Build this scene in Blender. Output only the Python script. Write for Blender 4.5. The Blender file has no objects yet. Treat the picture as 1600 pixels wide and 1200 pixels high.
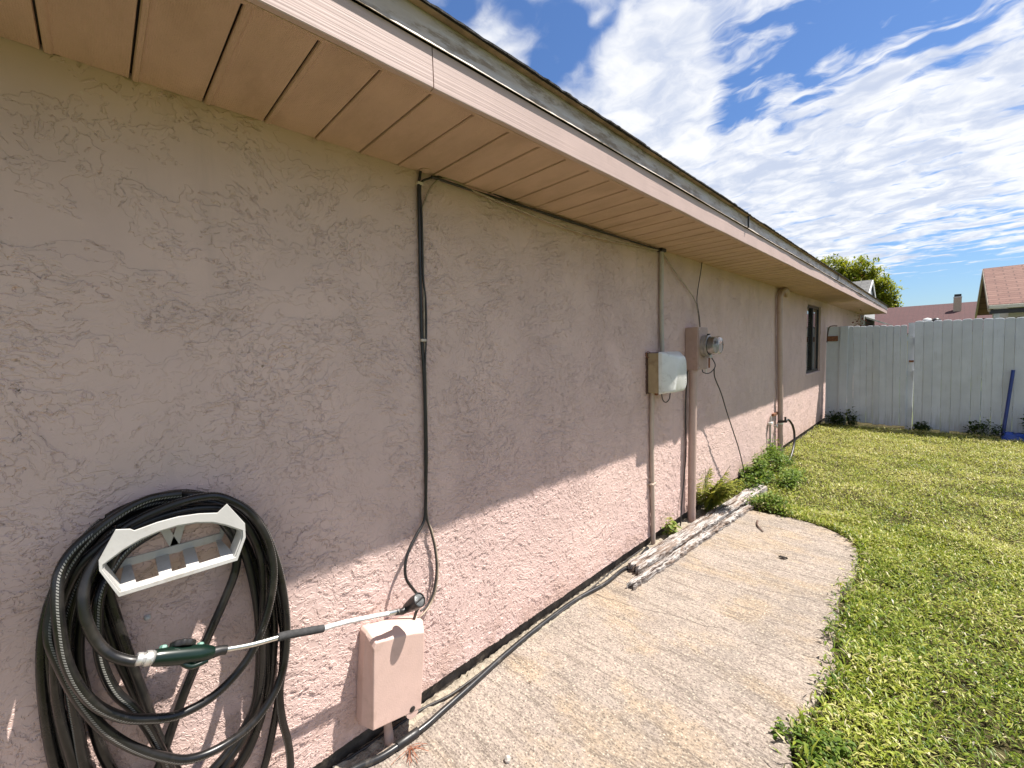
import bpy, bmesh, math, random
import numpy as np
from mathutils import Vector, Matrix, noise
R = math.radians
S = bpy.context.scene
COL = S.collection
random.seed(7); rng = np.random.default_rng(7)

# ---------------------------------------------------------------- camera
CAM_R, CAM_U, CAM_F = [(0.702923,0.710566,-0.03154),(-0.030094,0.074016,0.996803),(-0.710629,0.699726,-0.073411)]
cam_d = bpy.data.cameras.new('camera'); cam = bpy.data.objects.new('camera', cam_d); COL.objects.link(cam)
cam_d.sensor_width = 36; cam_d.lens = 36 * 656.725 / 1600
cam_d.clip_start = .02; cam_d.clip_end = 2000
m = Matrix.Identity(4)
for i in range(3):
    m[i][0] = CAM_R[i]; m[i][1] = CAM_U[i]; m[i][2] = -CAM_F[i]
m[0][3], m[1][3], m[2][3] = 1.6, 0, 1.587
cam.matrix_world = m
S.camera = cam

# ---------------------------------------------------------------- light and exposure
S.view_settings.view_transform = 'Standard'; S.view_settings.look = 'None'
S.view_settings.exposure = 1.42; S.view_settings.gamma = 1
S.cycles.max_bounces = 8; S.cycles.diffuse_bounces = 5; S.cycles.transparent_max_bounces = 12
S.cycles.caustics_reflective = False; S.cycles.caustics_refractive = False
SUN = Vector((1.0, 1.22, 3.0)).normalized()
sun_d = bpy.data.lights.new('sun', 'SUN'); sun = bpy.data.objects.new('sun', sun_d); COL.objects.link(sun)
sun_d.energy = 3.9; sun_d.angle = R(.55); sun_d.color = (1, .94, .86)
sun.rotation_euler = SUN.to_track_quat('Z', 'Y').to_euler(); sun.location = (6, 6, 20)

class NG:
    """small helper for writing node trees"""
    def __init__(s, tree): s.t = tree; s.n = tree.nodes; s.l = tree.links
    def new(s, typ, **kw):
        nd = s.n.new(typ)
        for k, v in kw.items(): setattr(nd, k, v)
        return nd
    def put(s, sock, v):
        if v is None: return
        if isinstance(v, bpy.types.NodeSocket): s.l.new(v, sock)
        else:
            if hasattr(sock.default_value, '__len__') and not hasattr(v, '__len__'): v = (v,) * len(sock.default_value)
            if hasattr(v, '__len__') and len(v) == 3 and len(sock.default_value) == 4: v = (*v, 1)
            sock.default_value = v
    def math(s, op, a, b=None, c=None, clamp=False):
        nd = s.new('ShaderNodeMath', operation=op, use_clamp=clamp)
        for i, v in enumerate((a, b, c)):
            if v is not None: s.put(nd.inputs[i], v)
        return nd.outputs[0]
    def vmath(s, op, a, b=None, out=0):
        nd = s.new('ShaderNodeVectorMath', operation=op); s.put(nd.inputs[0], a)
        if b is not None: s.put(nd.inputs['Scale' if op == 'SCALE' else 1], b)
        return nd.outputs[out]
    def noise(s, vec, scale, detail=3, rough=.55, dist=0, out=0):
        nd = s.new('ShaderNodeTexNoise'); s.put(nd.inputs['Vector'], vec)
        for k, v in (('Scale', scale), ('Detail', detail), ('Roughness', rough), ('Distortion', dist)): s.put(nd.inputs[k], v)
        return nd.outputs[out]
    def voronoi(s, vec, scale, feature='F1', out=0):
        nd = s.new('ShaderNodeTexVoronoi', feature=feature); s.put(nd.inputs['Vector'], vec); s.put(nd.inputs['Scale'], scale)
        return nd.outputs[out]
    def step(s, v, lo, hi, a=0., b=1., kind='SMOOTHSTEP'):
        nd = s.new('ShaderNodeMapRange', interpolation_type=kind)
        for i, x in enumerate((v, lo, hi, a, b)): s.put(nd.inputs[i], x)
        return nd.outputs[0]
    def mix(s, f, a, b, mode='MIX'):
        nd = s.new('ShaderNodeMix', data_type='RGBA', blend_type=mode)
        s.put(nd.inputs[0], f); s.put(nd.inputs[6], a); s.put(nd.inputs[7], b); return nd.outputs[2]
    def scale3(s, vec, sc, rot=(0, 0, 0), loc=(0, 0, 0)):
        nd = s.new('ShaderNodeMapping'); s.put(nd.inputs['Vector'], vec)
        nd.inputs['Scale'].default_value = sc; nd.inputs['Rotation'].default_value = rot; nd.inputs['Location'].default_value = loc
        return nd.outputs[0]

# ---------------------------------------------------------------- sky
LOBES = [((-0.1661,0.8611,0.4806),332.4,-0.95),((-0.0728,0.8723,0.4834),389.4,-0.9),((0.0072,0.8933,0.4494),435.4,-0.85),((-0.2536,0.8525,0.457),774.6,-0.7),((-0.279,0.8672,0.4125),882.7,-0.8),((-0.2752,0.8048,0.5259),972.7,-0.5),((-0.4953,0.6553,0.5704),3036.8,-0.8),((-0.5418,0.6418,0.5427),5092.9,-0.8),((-0.4681,0.658,0.5899),10996.3,-0.5),((-0.6076,0.5046,0.6133),3395.8,-0.6),((0.0216,0.9968,0.0765),232.7,-1.1),((-0.0381,0.997,0.0677),462.5,-0.8),((-0.2152,0.903,0.3719),2859.2,-0.5),((-0.0979,0.9835,0.1521),1006.8,-0.3),((0.0883,0.9951,0.0443),337.9,-1),((-0.3709,0.8163,0.4429),110.2,0.5),((-0.3515,0.7496,0.5609),509.2,0.7),((-0.1874,0.9421,0.2781),66.0,0.5),((-0.0587,0.9151,0.3989),673.4,0.5),((0.0416,0.9291,0.3675),597.5,0.35),((-0.5884,0.574,0.5695),698.8,0.4),((0.0173,0.9798,0.1994),206.1,0.25),((-0.4447,0.7343,0.5129),875.5,0.5)]
W = bpy.data.worlds.new('World'); S.world = W; W.use_nodes = True
W.node_tree.nodes.clear(); g = NG(W.node_tree)
out = g.new('ShaderNodeOutputWorld')
sky = g.new('ShaderNodeTexSky', sky_type='NISHITA'); sky.sun_disc = False
sky.sun_elevation = math.asin(SUN.z); sky.sun_rotation = math.atan2(SUN.x, SUN.y)
sky.air_density = 1.2; sky.dust_density = .3; sky.ozone_density = 2.0
bg1 = g.new('ShaderNodeBackground'); g.put(bg1.inputs[0], g.mix(1., sky.outputs[0], (.56, .73, 1.0), 'MULTIPLY')); bg1.inputs[1].default_value = .05
d = g.new('ShaderNodeTexCoord').outputs['Generated']
sx = g.new('ShaderNodeSeparateXYZ'); g.l.new(d, sx.inputs[0])
zz = g.math('MAXIMUM', g.math('ADD', sx.outputs[2], .10), .03)
cp = g.new('ShaderNodeCombineXYZ'); g.put(cp.inputs[0], g.math('DIVIDE', sx.outputs[0], zz)); g.put(cp.inputs[1], g.math('DIVIDE', sx.outputs[1], zz)); plane = cp.outputs[0]
bias = None
for (dv, k, w) in LOBES:
    c = g.vmath('DOT_PRODUCT', d, dv, out=1)
    e = g.math('POWER', 2.718, g.math('MULTIPLY', g.math('SUBTRACT', c, 1.0), k))
    bias = g.math('MULTIPLY', e, w) if bias is None else g.math('MULTIPLY_ADD', e, w, bias)
warp = g.vmath('ADD', plane, g.vmath('SCALE', g.vmath('SUBTRACT', g.noise(plane, 3.0, 3, .6, 0, 1), (.5, .5, .5)), .30))
n1 = g.noise(warp, 1.6, 8, .60, .1)
vor = g.new('ShaderNodeTexVoronoi', feature='SMOOTH_F1'); vor.inputs['Scale'].default_value = 6.5; vor.inputs['Smoothness'].default_value = .35; vor.inputs['Detail'].default_value = 1; vor.inputs['Roughness'].default_value = .5
g.l.new(warp, vor.inputs['Vector']); puff = g.math('SUBTRACT', .95, vor.outputs['Distance'])
rip = g.noise(g.scale3(warp, (.8, 1.75, 1), rot=(0, 0, R(32))), 6.0, 5, .55, .15)
left = g.math('ADD', g.math('MULTIPLY', g.math('MULTIPLY_ADD', g.math('SUBTRACT', n1, .5), 1.4, .5), .72), g.math('MULTIPLY', puff, .25))
rgt = g.math('ADD', g.math('MULTIPLY', n1, .42), g.math('MULTIPLY', g.math('MULTIPLY_ADD', g.math('SUBTRACT', rip, .5), 1.9, .5), .58))
right = g.step(g.vmath('DOT_PRODUCT', d, (-0.0217, 0.9445, 0.3278), out=1), .88, .985)
nn = g.new('ShaderNodeMix', data_type='FLOAT'); g.put(nn.inputs[0], right); g.put(nn.inputs[2], left); g.put(nn.inputs[3], rgt)
dens = g.math('ADD', nn.outputs[0], g.math('MULTIPLY', bias, .26))
mask = g.step(dens, .28, .53)
thick = g.step(g.math('SUBTRACT', g.math('ADD', g.math('MULTIPLY', g.noise(g.vmath('ADD', warp, (.06, .10, 0)), 5, 5, .6, .2), .8), g.math('MULTIPLY', dens, .35)), g.math('MULTIPLY', puff, .10)), .44, .74)
ccol = g.mix(thick, (1.0, 1.0, 1.0), (.60, .66, .80))
bg2 = g.new('ShaderNodeBackground'); g.put(bg2.inputs[0], ccol); bg2.inputs[1].default_value = .41
ms = g.new('ShaderNodeMixShader'); g.put(ms.inputs[0], g.math('MULTIPLY', mask, .93)); g.l.new(bg1.outputs[0], ms.inputs[1]); g.l.new(bg2.outputs[0], ms.inputs[2])
g.l.new(ms.outputs[0], out.inputs[0])

# ---------------------------------------------------------------- materials
MATS = {}
def mat(name, base=(.5, .5, .5), rough=.6, metal=0, var=.0, vscale=8, bump=0, bscale=60, spec=.5, fn=None, dirt=None, dscale=5):
    """principled material with blotchy colour variation, optional dirt and bump; fn(g, p, bsdf, pos) may extend it"""
    if name in MATS: return MATS[name]
    M = bpy.data.materials.new(name); M.use_nodes = True; t = M.node_tree; t.nodes.clear(); g = NG(t)
    o = g.new('ShaderNodeOutputMaterial'); b = g.new('ShaderNodeBsdfPrincipled'); g.l.new(b.outputs[0], o.inputs[0])
    pos = g.new('ShaderNodeTexCoord').outputs['Object']
    b.inputs['Roughness'].default_value = rough; b.inputs['Metallic'].default_value = metal
    b.inputs['Specular IOR Level'].default_value = spec
    col = g.mix(g.step(g.noise(pos, vscale, 4, .6), .3, .7), tuple(c * (1 - var) for c in base), tuple(min(1, c * (1 + var)) for c in base))
    if dirt: col = g.mix(g.step(g.noise(pos, dscale, 6, .68), .52, .72), col, dirt)
    g.put(b.inputs['Base Color'], col)
    if bump:
        bp = g.new('ShaderNodeBump'); bp.inputs['Distance'].default_value = bump; g.put(bp.inputs['Height'], g.noise(pos, bscale, 4, .6)); g.l.new(bp.outputs[0], b.inputs['Normal'])
    if fn: fn(g, b, pos, col)
    MATS[name] = M; return M
def bumpnode(g, b, h, dist=1.0, strength=1.0):
    bp = g.new('ShaderNodeBump'); bp.inputs['Distance'].default_value = dist; bp.inputs['Strength'].default_value = strength
    g.put(bp.inputs['Height'], h); g.l.new(bp.outputs[0], b.inputs['Normal'])

def f_stucco(g, b, pos, col):
    """skip-trowel finish: flattened plaster islands of three sizes, smoother high up, rougher low and to the right"""
    sx = g.new('ShaderNodeSeparateXYZ'); g.l.new(pos, sx.inputs[0])
    big = g.noise(pos, 1.3, 2, .5, 0, out=1); jit = g.noise(pos, 20, 2, .5, 0, out=1)
    warp = g.vmath('ADD', pos, g.vmath('SCALE', g.vmath('SUBTRACT', big, (.5, .5, .5)), .45))
    warp = g.vmath('ADD', warp, g.vmath('SCALE', g.vmath('SUBTRACT', jit, (.5, .5, .5)), .05))
    st = g.scale3(warp, (1, .8, 1.25), rot=(R(-12), 0, 0))
    A = g.noise(st, 9, 6, .62, .25)
    B = g.noise(st, 44, 2, .55, .35)
    Cn = g.noise(st, 90, 1, .5, .2)
    low = g.noise(pos, 1.4, 3, .55); low2 = g.noise(pos, 3.3, 3, .55)
    grad = g.math('ADD', g.step(sx.outputs[2], 2.35, .3, -.13, .15, 'LINEAR'), g.step(sx.outputs[1], -.2, 1.6, -.05, .09, 'LINEAR'))
    lo = g.math('ADD', low, grad); lo2 = g.math('ADD', low2, grad)
    mA = g.step(low2, .36, .56, .45, 1.0); mB = g.step(lo2, .37, .53); mC = g.step(lo, .42, .60)
    pA = g.math('MULTIPLY', g.math('MULTIPLY', g.step(A, .50, .516), mA), .0032)
    pA2 = g.math('MULTIPLY', g.math('MULTIPLY', g.step(A, .59, .603), mA), .0024)
    pB = g.math('MULTIPLY', g.math('MULTIPLY', g.step(B, .50, .545), mB), .0021)
    pC = g.math('MULTIPLY', g.math('MULTIPLY', g.step(Cn, .50, .585), mC), .0012)
    fine = g.math('MULTIPLY', g.noise(pos, 240, 2, .6), .0004)
    wav = g.math('MULTIPLY', g.noise(pos, 3, 2, .5), .006)
    h = g.math('ADD', g.math('ADD', g.math('ADD', pA, pA2), g.math('ADD', pB, pC)), g.math('ADD', fine, wav))
    dn = g.new('ShaderNodeDisplacement'); g.put(dn.inputs['Height'], h); dn.inputs['Midlevel'].default_value = .004; dn.inputs['Scale'].default_value = 1
    out = [n_ for n_ in g.n if n_.type == 'OUTPUT_MATERIAL'][0]; g.l.new(dn.outputs[0], out.inputs['Displacement'])
    c2 = g.mix(g.step(g.noise(pos, .9, 4, .6), .35, .7), col, g.mix(1., col, (.93, .92, .94), 'MULTIPLY'))
    run = g.noise(g.scale3(pos, (1, 9, .55)), 1.3, 5, .65)
    c2 = g.mix(g.step(run, .54, .74, 0, .32), c2, (.46, .345, .315))
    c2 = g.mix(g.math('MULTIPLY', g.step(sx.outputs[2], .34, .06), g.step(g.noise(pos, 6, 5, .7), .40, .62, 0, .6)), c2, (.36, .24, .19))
    c2 = g.mix(g.step(g.noise(pos, 22, 3, .6), .72, .78, 0, .35), c2, (.68, .58, .54))
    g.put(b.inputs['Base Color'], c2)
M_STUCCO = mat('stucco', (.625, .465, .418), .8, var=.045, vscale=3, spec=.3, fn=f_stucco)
M_STUCCO.displacement_method = 'BOTH'
M_SILL = mat('painted_sill', (.60, .45, .41), .8, var=.05, bump=.002)

def f_soffit(g, b, pos, col):
    w = g.new('ShaderNodeTexVoronoi'); w.inputs['Scale'].default_value = 210; w.inputs['Randomness'].default_value = .25; g.l.new(pos, w.inputs['Vector'])
    bumpnode(g, b, g.math('MULTIPLY', w.outputs[0], .0032))
    g.put(b.inputs['Base Color'], g.mix(g.step(g.noise(g.scale3(pos, (1, 2.5, 1)), 3, 5, .65), .40, .72, 0, .6), col, (.42, .275, .18)))
M_SOFFIT = mat('soffit_panel', (.58, .39, .285), .6, var=.05, vscale=4, fn=f_soffit)

def f_fascia(g, b, pos, col):
    st = g.scale3(pos, (1, .35, 85))
    n = g.noise(g.vmath('ADD', st, g.vmath('SCALE', g.noise(pos, 2, 2, .5, 0, 1), .8)), 2.2, 2, .5)
    bumpnode(g, b, g.math('MULTIPLY', n, .0009))
    g.put(b.inputs['Base Color'], g.mix(g.step(g.noise(pos, 9, 5, .7), .60, .75, 0, .4), col, (.36, .27, .235)))
M_FASCIA = mat('pink_fascia', (.49, .36, .325), .6, var=.05, vscale=5, fn=f_fascia)
def f_drip(g, b, pos, col):
    st = g.scale3(pos, (1, 1.2, 14)); n = g.noise(st, 3.2, 6, .7)
    c = g.mix(g.step(n, .44, .62), col, (.55, .49, .46)); c = g.mix(g.step(g.noise(g.scale3(pos, (1, 2.2, 9), loc=(4, 2, 0)), 2.5, 6, .7), .50, .62, 0, .8), c, (.23, .16, .10))
    g.put(b.inputs['Base Color'], c); bumpnode(g, b, g.math('MULTIPLY', n, .0015))
M_DRIP = mat('cream_drip_edge', (.46, .375, .31), .5, var=.12, vscale=6, fn=f_drip)
M_SHINGLE_EDGE = mat('dark_shingle', (.010, .008, .007), .95, var=.4, vscale=25, bump=.004, bscale=90, dirt=(.05, .04, .03), dscale=45)

def f_concrete(g, b, pos, col):
    """broom marks across the slab, mottled with ochre and grey lichen, a few hairline joints"""
    rot = R(-14)
    st = g.scale3(pos, (3.2, 40, 4), rot=(0, 0, rot)); br = g.noise(st, 1.5, 5, .65)
    st2 = g.scale3(pos, (1.6, 15, 4), rot=(0, 0, rot)); br2 = g.noise(st2, 1.5, 4, .6)
    grit = g.noise(g.scale3(pos, (1, 1.5, 1), rot=(0, 0, rot)), 85, 4, .72); fine = g.noise(pos, 330, 2, .7)
    grey = g.step(g.noise(g.scale3(pos, (1, 1.7, 1), rot=(0, 0, rot)), 2.6, 8, .72), .46, .64)
    och = g.step(g.noise(g.scale3(pos, (1.1, 1.8, 1), loc=(3, 1, 0), rot=(0, 0, rot)), 1.9, 6, .66), .46, .62)
    c = g.mix(g.math('MULTIPLY', och, .55), col, (.37, .275, .17))
    c = g.mix(g.math('MULTIPLY', grey, .6), c, (.235, .205, .180))
    c = g.mix(g.step(br2, .50, .70, 0, .35), c, (.20, .165, .135))
    c = g.mix(g.step(br, .50, .66, 0, .72), c, (.14, .115, .095))
    c = g.mix(g.step(grit, .50, .63, 0, .75), c, (.115, .095, .078))
    c = g.mix(g.step(grit, .46, .34, 0, .75), c, (.50, .44, .345))
    vo = g.new('ShaderNodeTexVoronoi'); vo.inputs['Scale'].default_value = 75; g.l.new(pos, vo.inputs['Vector'])
    pick = g.new('ShaderNodeSeparateColor'); g.l.new(vo.outputs['Color'], pick.inputs[0])
    spot = g.step(vo.outputs['Distance'], .34, .22)
    c = g.mix(g.math('MULTIPLY', spot, g.step(pick.outputs[0], .72, .74, 0, .75)), c, (.52, .46, .37))
    c = g.mix(g.math('MULTIPLY', spot, g.step(pick.outputs[0], .20, .18, 0, .8)), c, (.10, .08, .065))
    crack = None
    for (sc, dx, y0) in ((.6, .0, 1.62), (.9, 4., 2.72), (.8, 9., 1.05)):
        sp = g.new('ShaderNodeSeparateXYZ'); g.l.new(g.scale3(pos, (1, 1, 1), rot=(0, 0, rot)), sp.inputs[0])
        wob = g.math('MULTIPLY_ADD', g.math('SUBTRACT', g.noise(g.vmath('ADD', pos, (dx, 0, 0)), 3.5, 5, .6), .5), .10, sp.outputs[1])
        k = g.step(g.math('ABSOLUTE', g.math('SUBTRACT', wob, y0)), .0045, .001); k = g.math('MULTIPLY', k, g.step(g.noise(g.vmath('ADD', pos, (0, dx, 0)), 4, 3), .40, .55))
        crack = k if crack is None else g.math('MAXIMUM', crack, k)
    c = g.mix(g.math('MULTIPLY', crack, .6), c, (.075, .06, .05))
    g.put(b.inputs['Base Color'], c)
    h = g.math('ADD', g.math('MULTIPLY', br, .004), g.math('ADD', g.math('MULTIPLY', grit, .0075), g.math('MULTIPLY', fine, .0012)))
    bumpnode(g, b, g.math('SUBTRACT', h, g.math('MULTIPLY', crack, .003)))
M_DECK = mat('roof_deck_wood', (.27, .185, .12), .85, var=.3, vscale=14, dirt=(.12, .085, .06), dscale=8)
M_CONC = mat('broomed_concrete', (.34, .285, .245), .9, var=.1, vscale=5, spec=.2, fn=f_concrete)
M_MORTAR = mat('rough_mortar', (.33, .285, .225), .95, var=.25, vscale=30, dirt=(.16, .13, .10), dscale=28, bump=.012, bscale=70, spec=.2)
M_FOUND = mat('foundation', (.10, .085, .07), .95, var=.35, vscale=14, dirt=(.24, .20, .15), dscale=12, bump=.006, bscale=40, spec=.2)
M_SOIL = mat('soil', (.055, .046, .022), 1, var=.4, vscale=22, dirt=(.03, .04, .012), dscale=14, bump=.02, bscale=30, spec=.1)
M_FARGROUND = mat('far_ground', (.085, .11, .035), 1, var=.35, vscale=.7, bump=.02, bscale=14, spec=.1)

def f_hose(g, b, pos, col):
    uv = g.new('ShaderNodeTexCoord').outputs['UV']; sx = g.new('ShaderNodeSeparateXYZ'); g.l.new(uv, sx.inputs[0])
    band = g.math('MULTIPLY', g.step(sx.outputs[0], .098, .106), g.step(sx.outputs[0], .172, .164))
    dash = g.math('FRACT', g.math('ADD', g.math('MULTIPLY', sx.outputs[1], 145), g.math('MULTIPLY', sx.outputs[0], 9)))
    k = g.math('MULTIPLY', band, g.step(g.math('ABSOLUTE', g.math('SUBTRACT', dash, .5)), .32, .26))
    col = g.mix(g.step(g.noise(pos, 11, 5, .65), .48, .72, 0, .5), col, (.045, .039, .034))
    g.put(b.inputs['Base Color'], g.mix(k, col, (.22, .215, .20)))
    g.put(b.inputs['Roughness'], g.step(g.noise(pos, 14, 4), .35, .7, .24, .42))
M_HOSE = mat('hose_rubber', (.008, .0075, .0075), .36, var=.3, vscale=9, fn=f_hose)
M_BLACK = mat('black_rubber', (.016, .015, .015), .42, var=.3, vscale=20)
M_BLACKPIPE = mat('black_poly_pipe', (.02, .02, .021), .30, var=.3, vscale=12, dirt=(.09, .08, .07), dscale=14)
M_DUSTBLACK = mat('dusty_black_cable', (.03, .026, .024), .55, var=.4, vscale=20)
M_TANCABLE = mat('tan_cable', (.36, .29, .22), .6, var=.25, vscale=18, dirt=(.15, .11, .08), dscale=10)
M_WHITECABLE = mat('pale_cable', (.52, .45, .38), .6, var=.2, vscale=18, dirt=(.22, .16, .12), dscale=8)
M_HANGER = mat('grey_plastic', (.50, .49, .47), .55, var=.06, vscale=7, dirt=(.40, .375, .34), dscale=11, bump=.0003, bscale=200)
M_STEEL = mat('wand_metal', (.70, .69, .67), .32, metal=1, var=.1, vscale=60)
M_FOIL = mat('white_tape', (.70, .69, .68), .45, var=.15, vscale=45, bump=.0012, bscale=110)
M_FOAM = mat('grip_foam', (.035, .035, .036), .85, var=.25, vscale=60, bump=.0008, bscale=300)
M_GREEN = mat('green_plastic', (.003, .012, .008), .28, var=.2, vscale=12)
M_MINT = mat('pale_green_plastic', (.12, .25, .20), .4, var=.12, vscale=20)
M_ALU = mat('cast_aluminium', (.62, .61, .59), .4, metal=.7, var=.2, vscale=40, bump=.0006, bscale=160)
M_LENS = mat('grey_screen', (.12, .125, .125), .3, var=.35, vscale=50, bump=.001, bscale=220)
M_COVER = mat('pink_box_cover', (.56, .40, .345), .5, var=.05, vscale=7, dirt=(.47, .33, .275), dscale=9, bump=.0006, bscale=150)
M_CONDUIT = mat('tan_conduit', (.46, .375, .31), .55, var=.08, vscale=5, dirt=(.34, .26, .2), dscale=7)
M_CONDUIT2 = mat('grey_conduit', (.40, .36, .31), .5, var=.1, vscale=5, dirt=(.27, .22, .17), dscale=7)
M_PINKPIPE = mat('pink_painted_pipe', (.44, .32, .275), .5, var=.07, vscale=5, dirt=(.36, .25, .205), dscale=6)
M_TELTAN = mat('yellowed_plastic', (.37, .285, .17), .55, var=.12, vscale=9, dirt=(.25, .18, .10), dscale=8)
M_TELGREY = mat('pale_box_cover', (.62, .62, .60), .35, var=.05, vscale=9, dirt=(.50, .49, .46), dscale=16)
M_METERBOX = mat('pink_meter_box', (.40, .28, .235), .5, var=.06, vscale=9, dirt=(.30, .20, .16), dscale=8)
M_ZINC = mat('zinc_ring', (.45, .44, .42), .35, metal=.8, var=.15, vscale=30)
M_DARKFRAME = mat('bronze_frame', (.018, .016, .015), .4, var=.3, vscale=12)
M_BLIND = mat('white_blind', (.60, .62, .66), .6, var=.05, vscale=10)
M_RUST = mat('rusty_iron', (.19, .075, .035), .8, var=.4, vscale=40, bump=.002, bscale=120)
M_WHITE = mat('white_paint', (.66, .66, .63), .5, var=.06, vscale=8)
def f_glass(g, b, pos, col): b.inputs['Transmission Weight'].default_value = 1; b.inputs['IOR'].default_value = 1.45
M_GLASS = mat('clear_glass', (.97, .98, .97), .02, fn=f_glass)
M_PANE = mat('window_pane', (.03, .035, .04), .03, var=.2, vscale=3, spec=.9)
def f_fence(g, b, pos, col):
    st = g.scale3(pos, (22, 22, 1.2)); rnd = g.new('ShaderNodeObjectInfo').outputs['Random']
    col = g.mix(g.math('MULTIPLY', rnd, .45), col, (.40, .42, .43))
    n = g.noise(st, 2.4, 5, .65)
    c = g.mix(g.step(n, .55, .8, 0, .5), col, (.27, .27, .265))
    sx = g.new('ShaderNodeSeparateXYZ'); g.l.new(pos, sx.inputs[0])
    c = g.mix(g.math('MULTIPLY', g.step(sx.outputs[2], .45, .0), g.step(g.noise(st, 3, 4, .6), .4, .65, 0, .5)), c, (.27, .28, .22))
    g.put(b.inputs['Base Color'], c); bumpnode(g, b, g.math('MULTIPLY', n, .002))
M_FENCE = mat('white_fence_boards', (.54, .575, .63), .7, var=.07, vscale=4, fn=f_fence)
def f_plank(g, b, pos, col):
    uv = g.new('ShaderNodeTexCoord').outputs['UV']
    st = g.scale3(uv, (26, 1.3, 1)); n = g.noise(st, 2.2, 8, .72, .6); n2 = g.noise(g.scale3(uv, (9, 1.6, 1)), 2.4, 6, .7, .8); n3 = g.noise(g.scale3(uv, (70, 2.5, 1)), 2, 5, .7)
    c = g.mix(g.step(n2, .49, .57), (.44, .41, .385), (.25, .195, .16))
    c = g.mix(g.step(n, .50, .59), c, (.05, .033, .026))
    c = g.mix(g.step(n3, .50, .62, 0, .85), c, (.11, .08, .066))
    g.put(b.inputs['Base Color'], c); bumpnode(g, b, g.math('ADD', g.math('MULTIPLY', n, -.014), g.math('MULTIPLY', n3, -.006)))
M_PLANK = mat('rotten_painted_wood', (.55, .51, .48), .9, spec=.2, fn=f_plank)
M_TARP = mat('blue_plastic', (.015, .05, .26), .35, var=.25, vscale=9)
M_BLUEPOLE = mat('blue_metal', (.012, .035, .19), .35, var=.15, vscale=9)
M_DRYLEAF = mat('dry_leaf', (.13, .075, .035), .8, var=.4, vscale=40)
M_DARKLEAF = mat('dark_leaf', (.018, .014, .011), .7, var=.3, vscale=40)
M_STONE = mat('pebble', (.42, .38, .34), .9, var=.2, vscale=50, bump=.003, bscale=150)
M_NEEDLE = mat('pine_needle', (.26, .085, .04), .7, var=.3, vscale=60)
M_TWIG = mat('twig_bark', (.10, .06, .045), .9, var=.3, vscale=40)
M_BARK = mat('tree_bark', (.14, .11, .085), .95, var=.3, vscale=10, bump=.02, bscale=18)

def leafmat(name, ramp, trans=.35, rough=.5):
    M = bpy.data.materials.new(name); M.use_nodes = True; t = M.node_tree; t.nodes.clear(); g = NG(t)
    o = g.new('ShaderNodeOutputMaterial'); b = g.new('ShaderNodeBsdfPrincipled'); tr = g.new('ShaderNodeBsdfTranslucent'); mx = g.new('ShaderNodeMixShader')
    at = g.new('ShaderNodeAttribute', attribute_name='tint'); cr = g.new('ShaderNodeValToRGB')
    el = cr.color_ramp.elements
    while len(el) < len(ramp): el.new(.5)
    for e, (p, c) in zip(el, ramp): e.position = p; e.color = (*c, 1)
    g.l.new(at.outputs['Fac'], cr.inputs[0]); g.l.new(cr.outputs[0], b.inputs['Base Color'])
    g.put(tr.inputs[0], g.mix(1., cr.outputs[0], (1.25, 1.25, .6), 'MULTIPLY'))
    b.inputs['Roughness'].default_value = rough; b.inputs['Specular IOR Level'].default_value = .2
    mx.inputs[0].default_value = trans
    g.l.new(b.outputs[0], mx.inputs[1]); g.l.new(tr.outputs[0], mx.inputs[2]); g.l.new(mx.outputs[0], o.inputs[0])
    MATS[name] = M; return M
M_GRASS = leafmat('lawn_leaf', [(0, (.045, .09, .010)), (.3, (.155, .215, .022)), (.55, (.31, .34, .055)), (.8, (.52, .49, .19)), (.95, (.50, .45, .26)), (1, (.66, .60, .50))], .3, .38)
M_WEED = leafmat('weed_leaf', [(0, (.035, .07, .010)), (.5, (.095, .16, .020)), (.9, (.19, .25, .045)), (1, (.30, .28, .10))])
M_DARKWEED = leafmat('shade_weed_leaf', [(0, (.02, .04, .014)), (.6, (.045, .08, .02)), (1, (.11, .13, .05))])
M_FERN = leafmat('fern_leaf', [(0, (.06, .11, .015)), (.5, (.15, .19, .025)), (1, (.34, .30, .05))])
M_TREE = leafmat('tree_leaf', [(0, (.08, .11, .012)), (.5, (.25, .28, .03)), (1, (.42, .40, .06))])
M_REDPLANT = leafmat('red_leaf', [(0, (.10, .02, .02)), (.6, (.22, .05, .04)), (1, (.20, .14, .06))])

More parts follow.
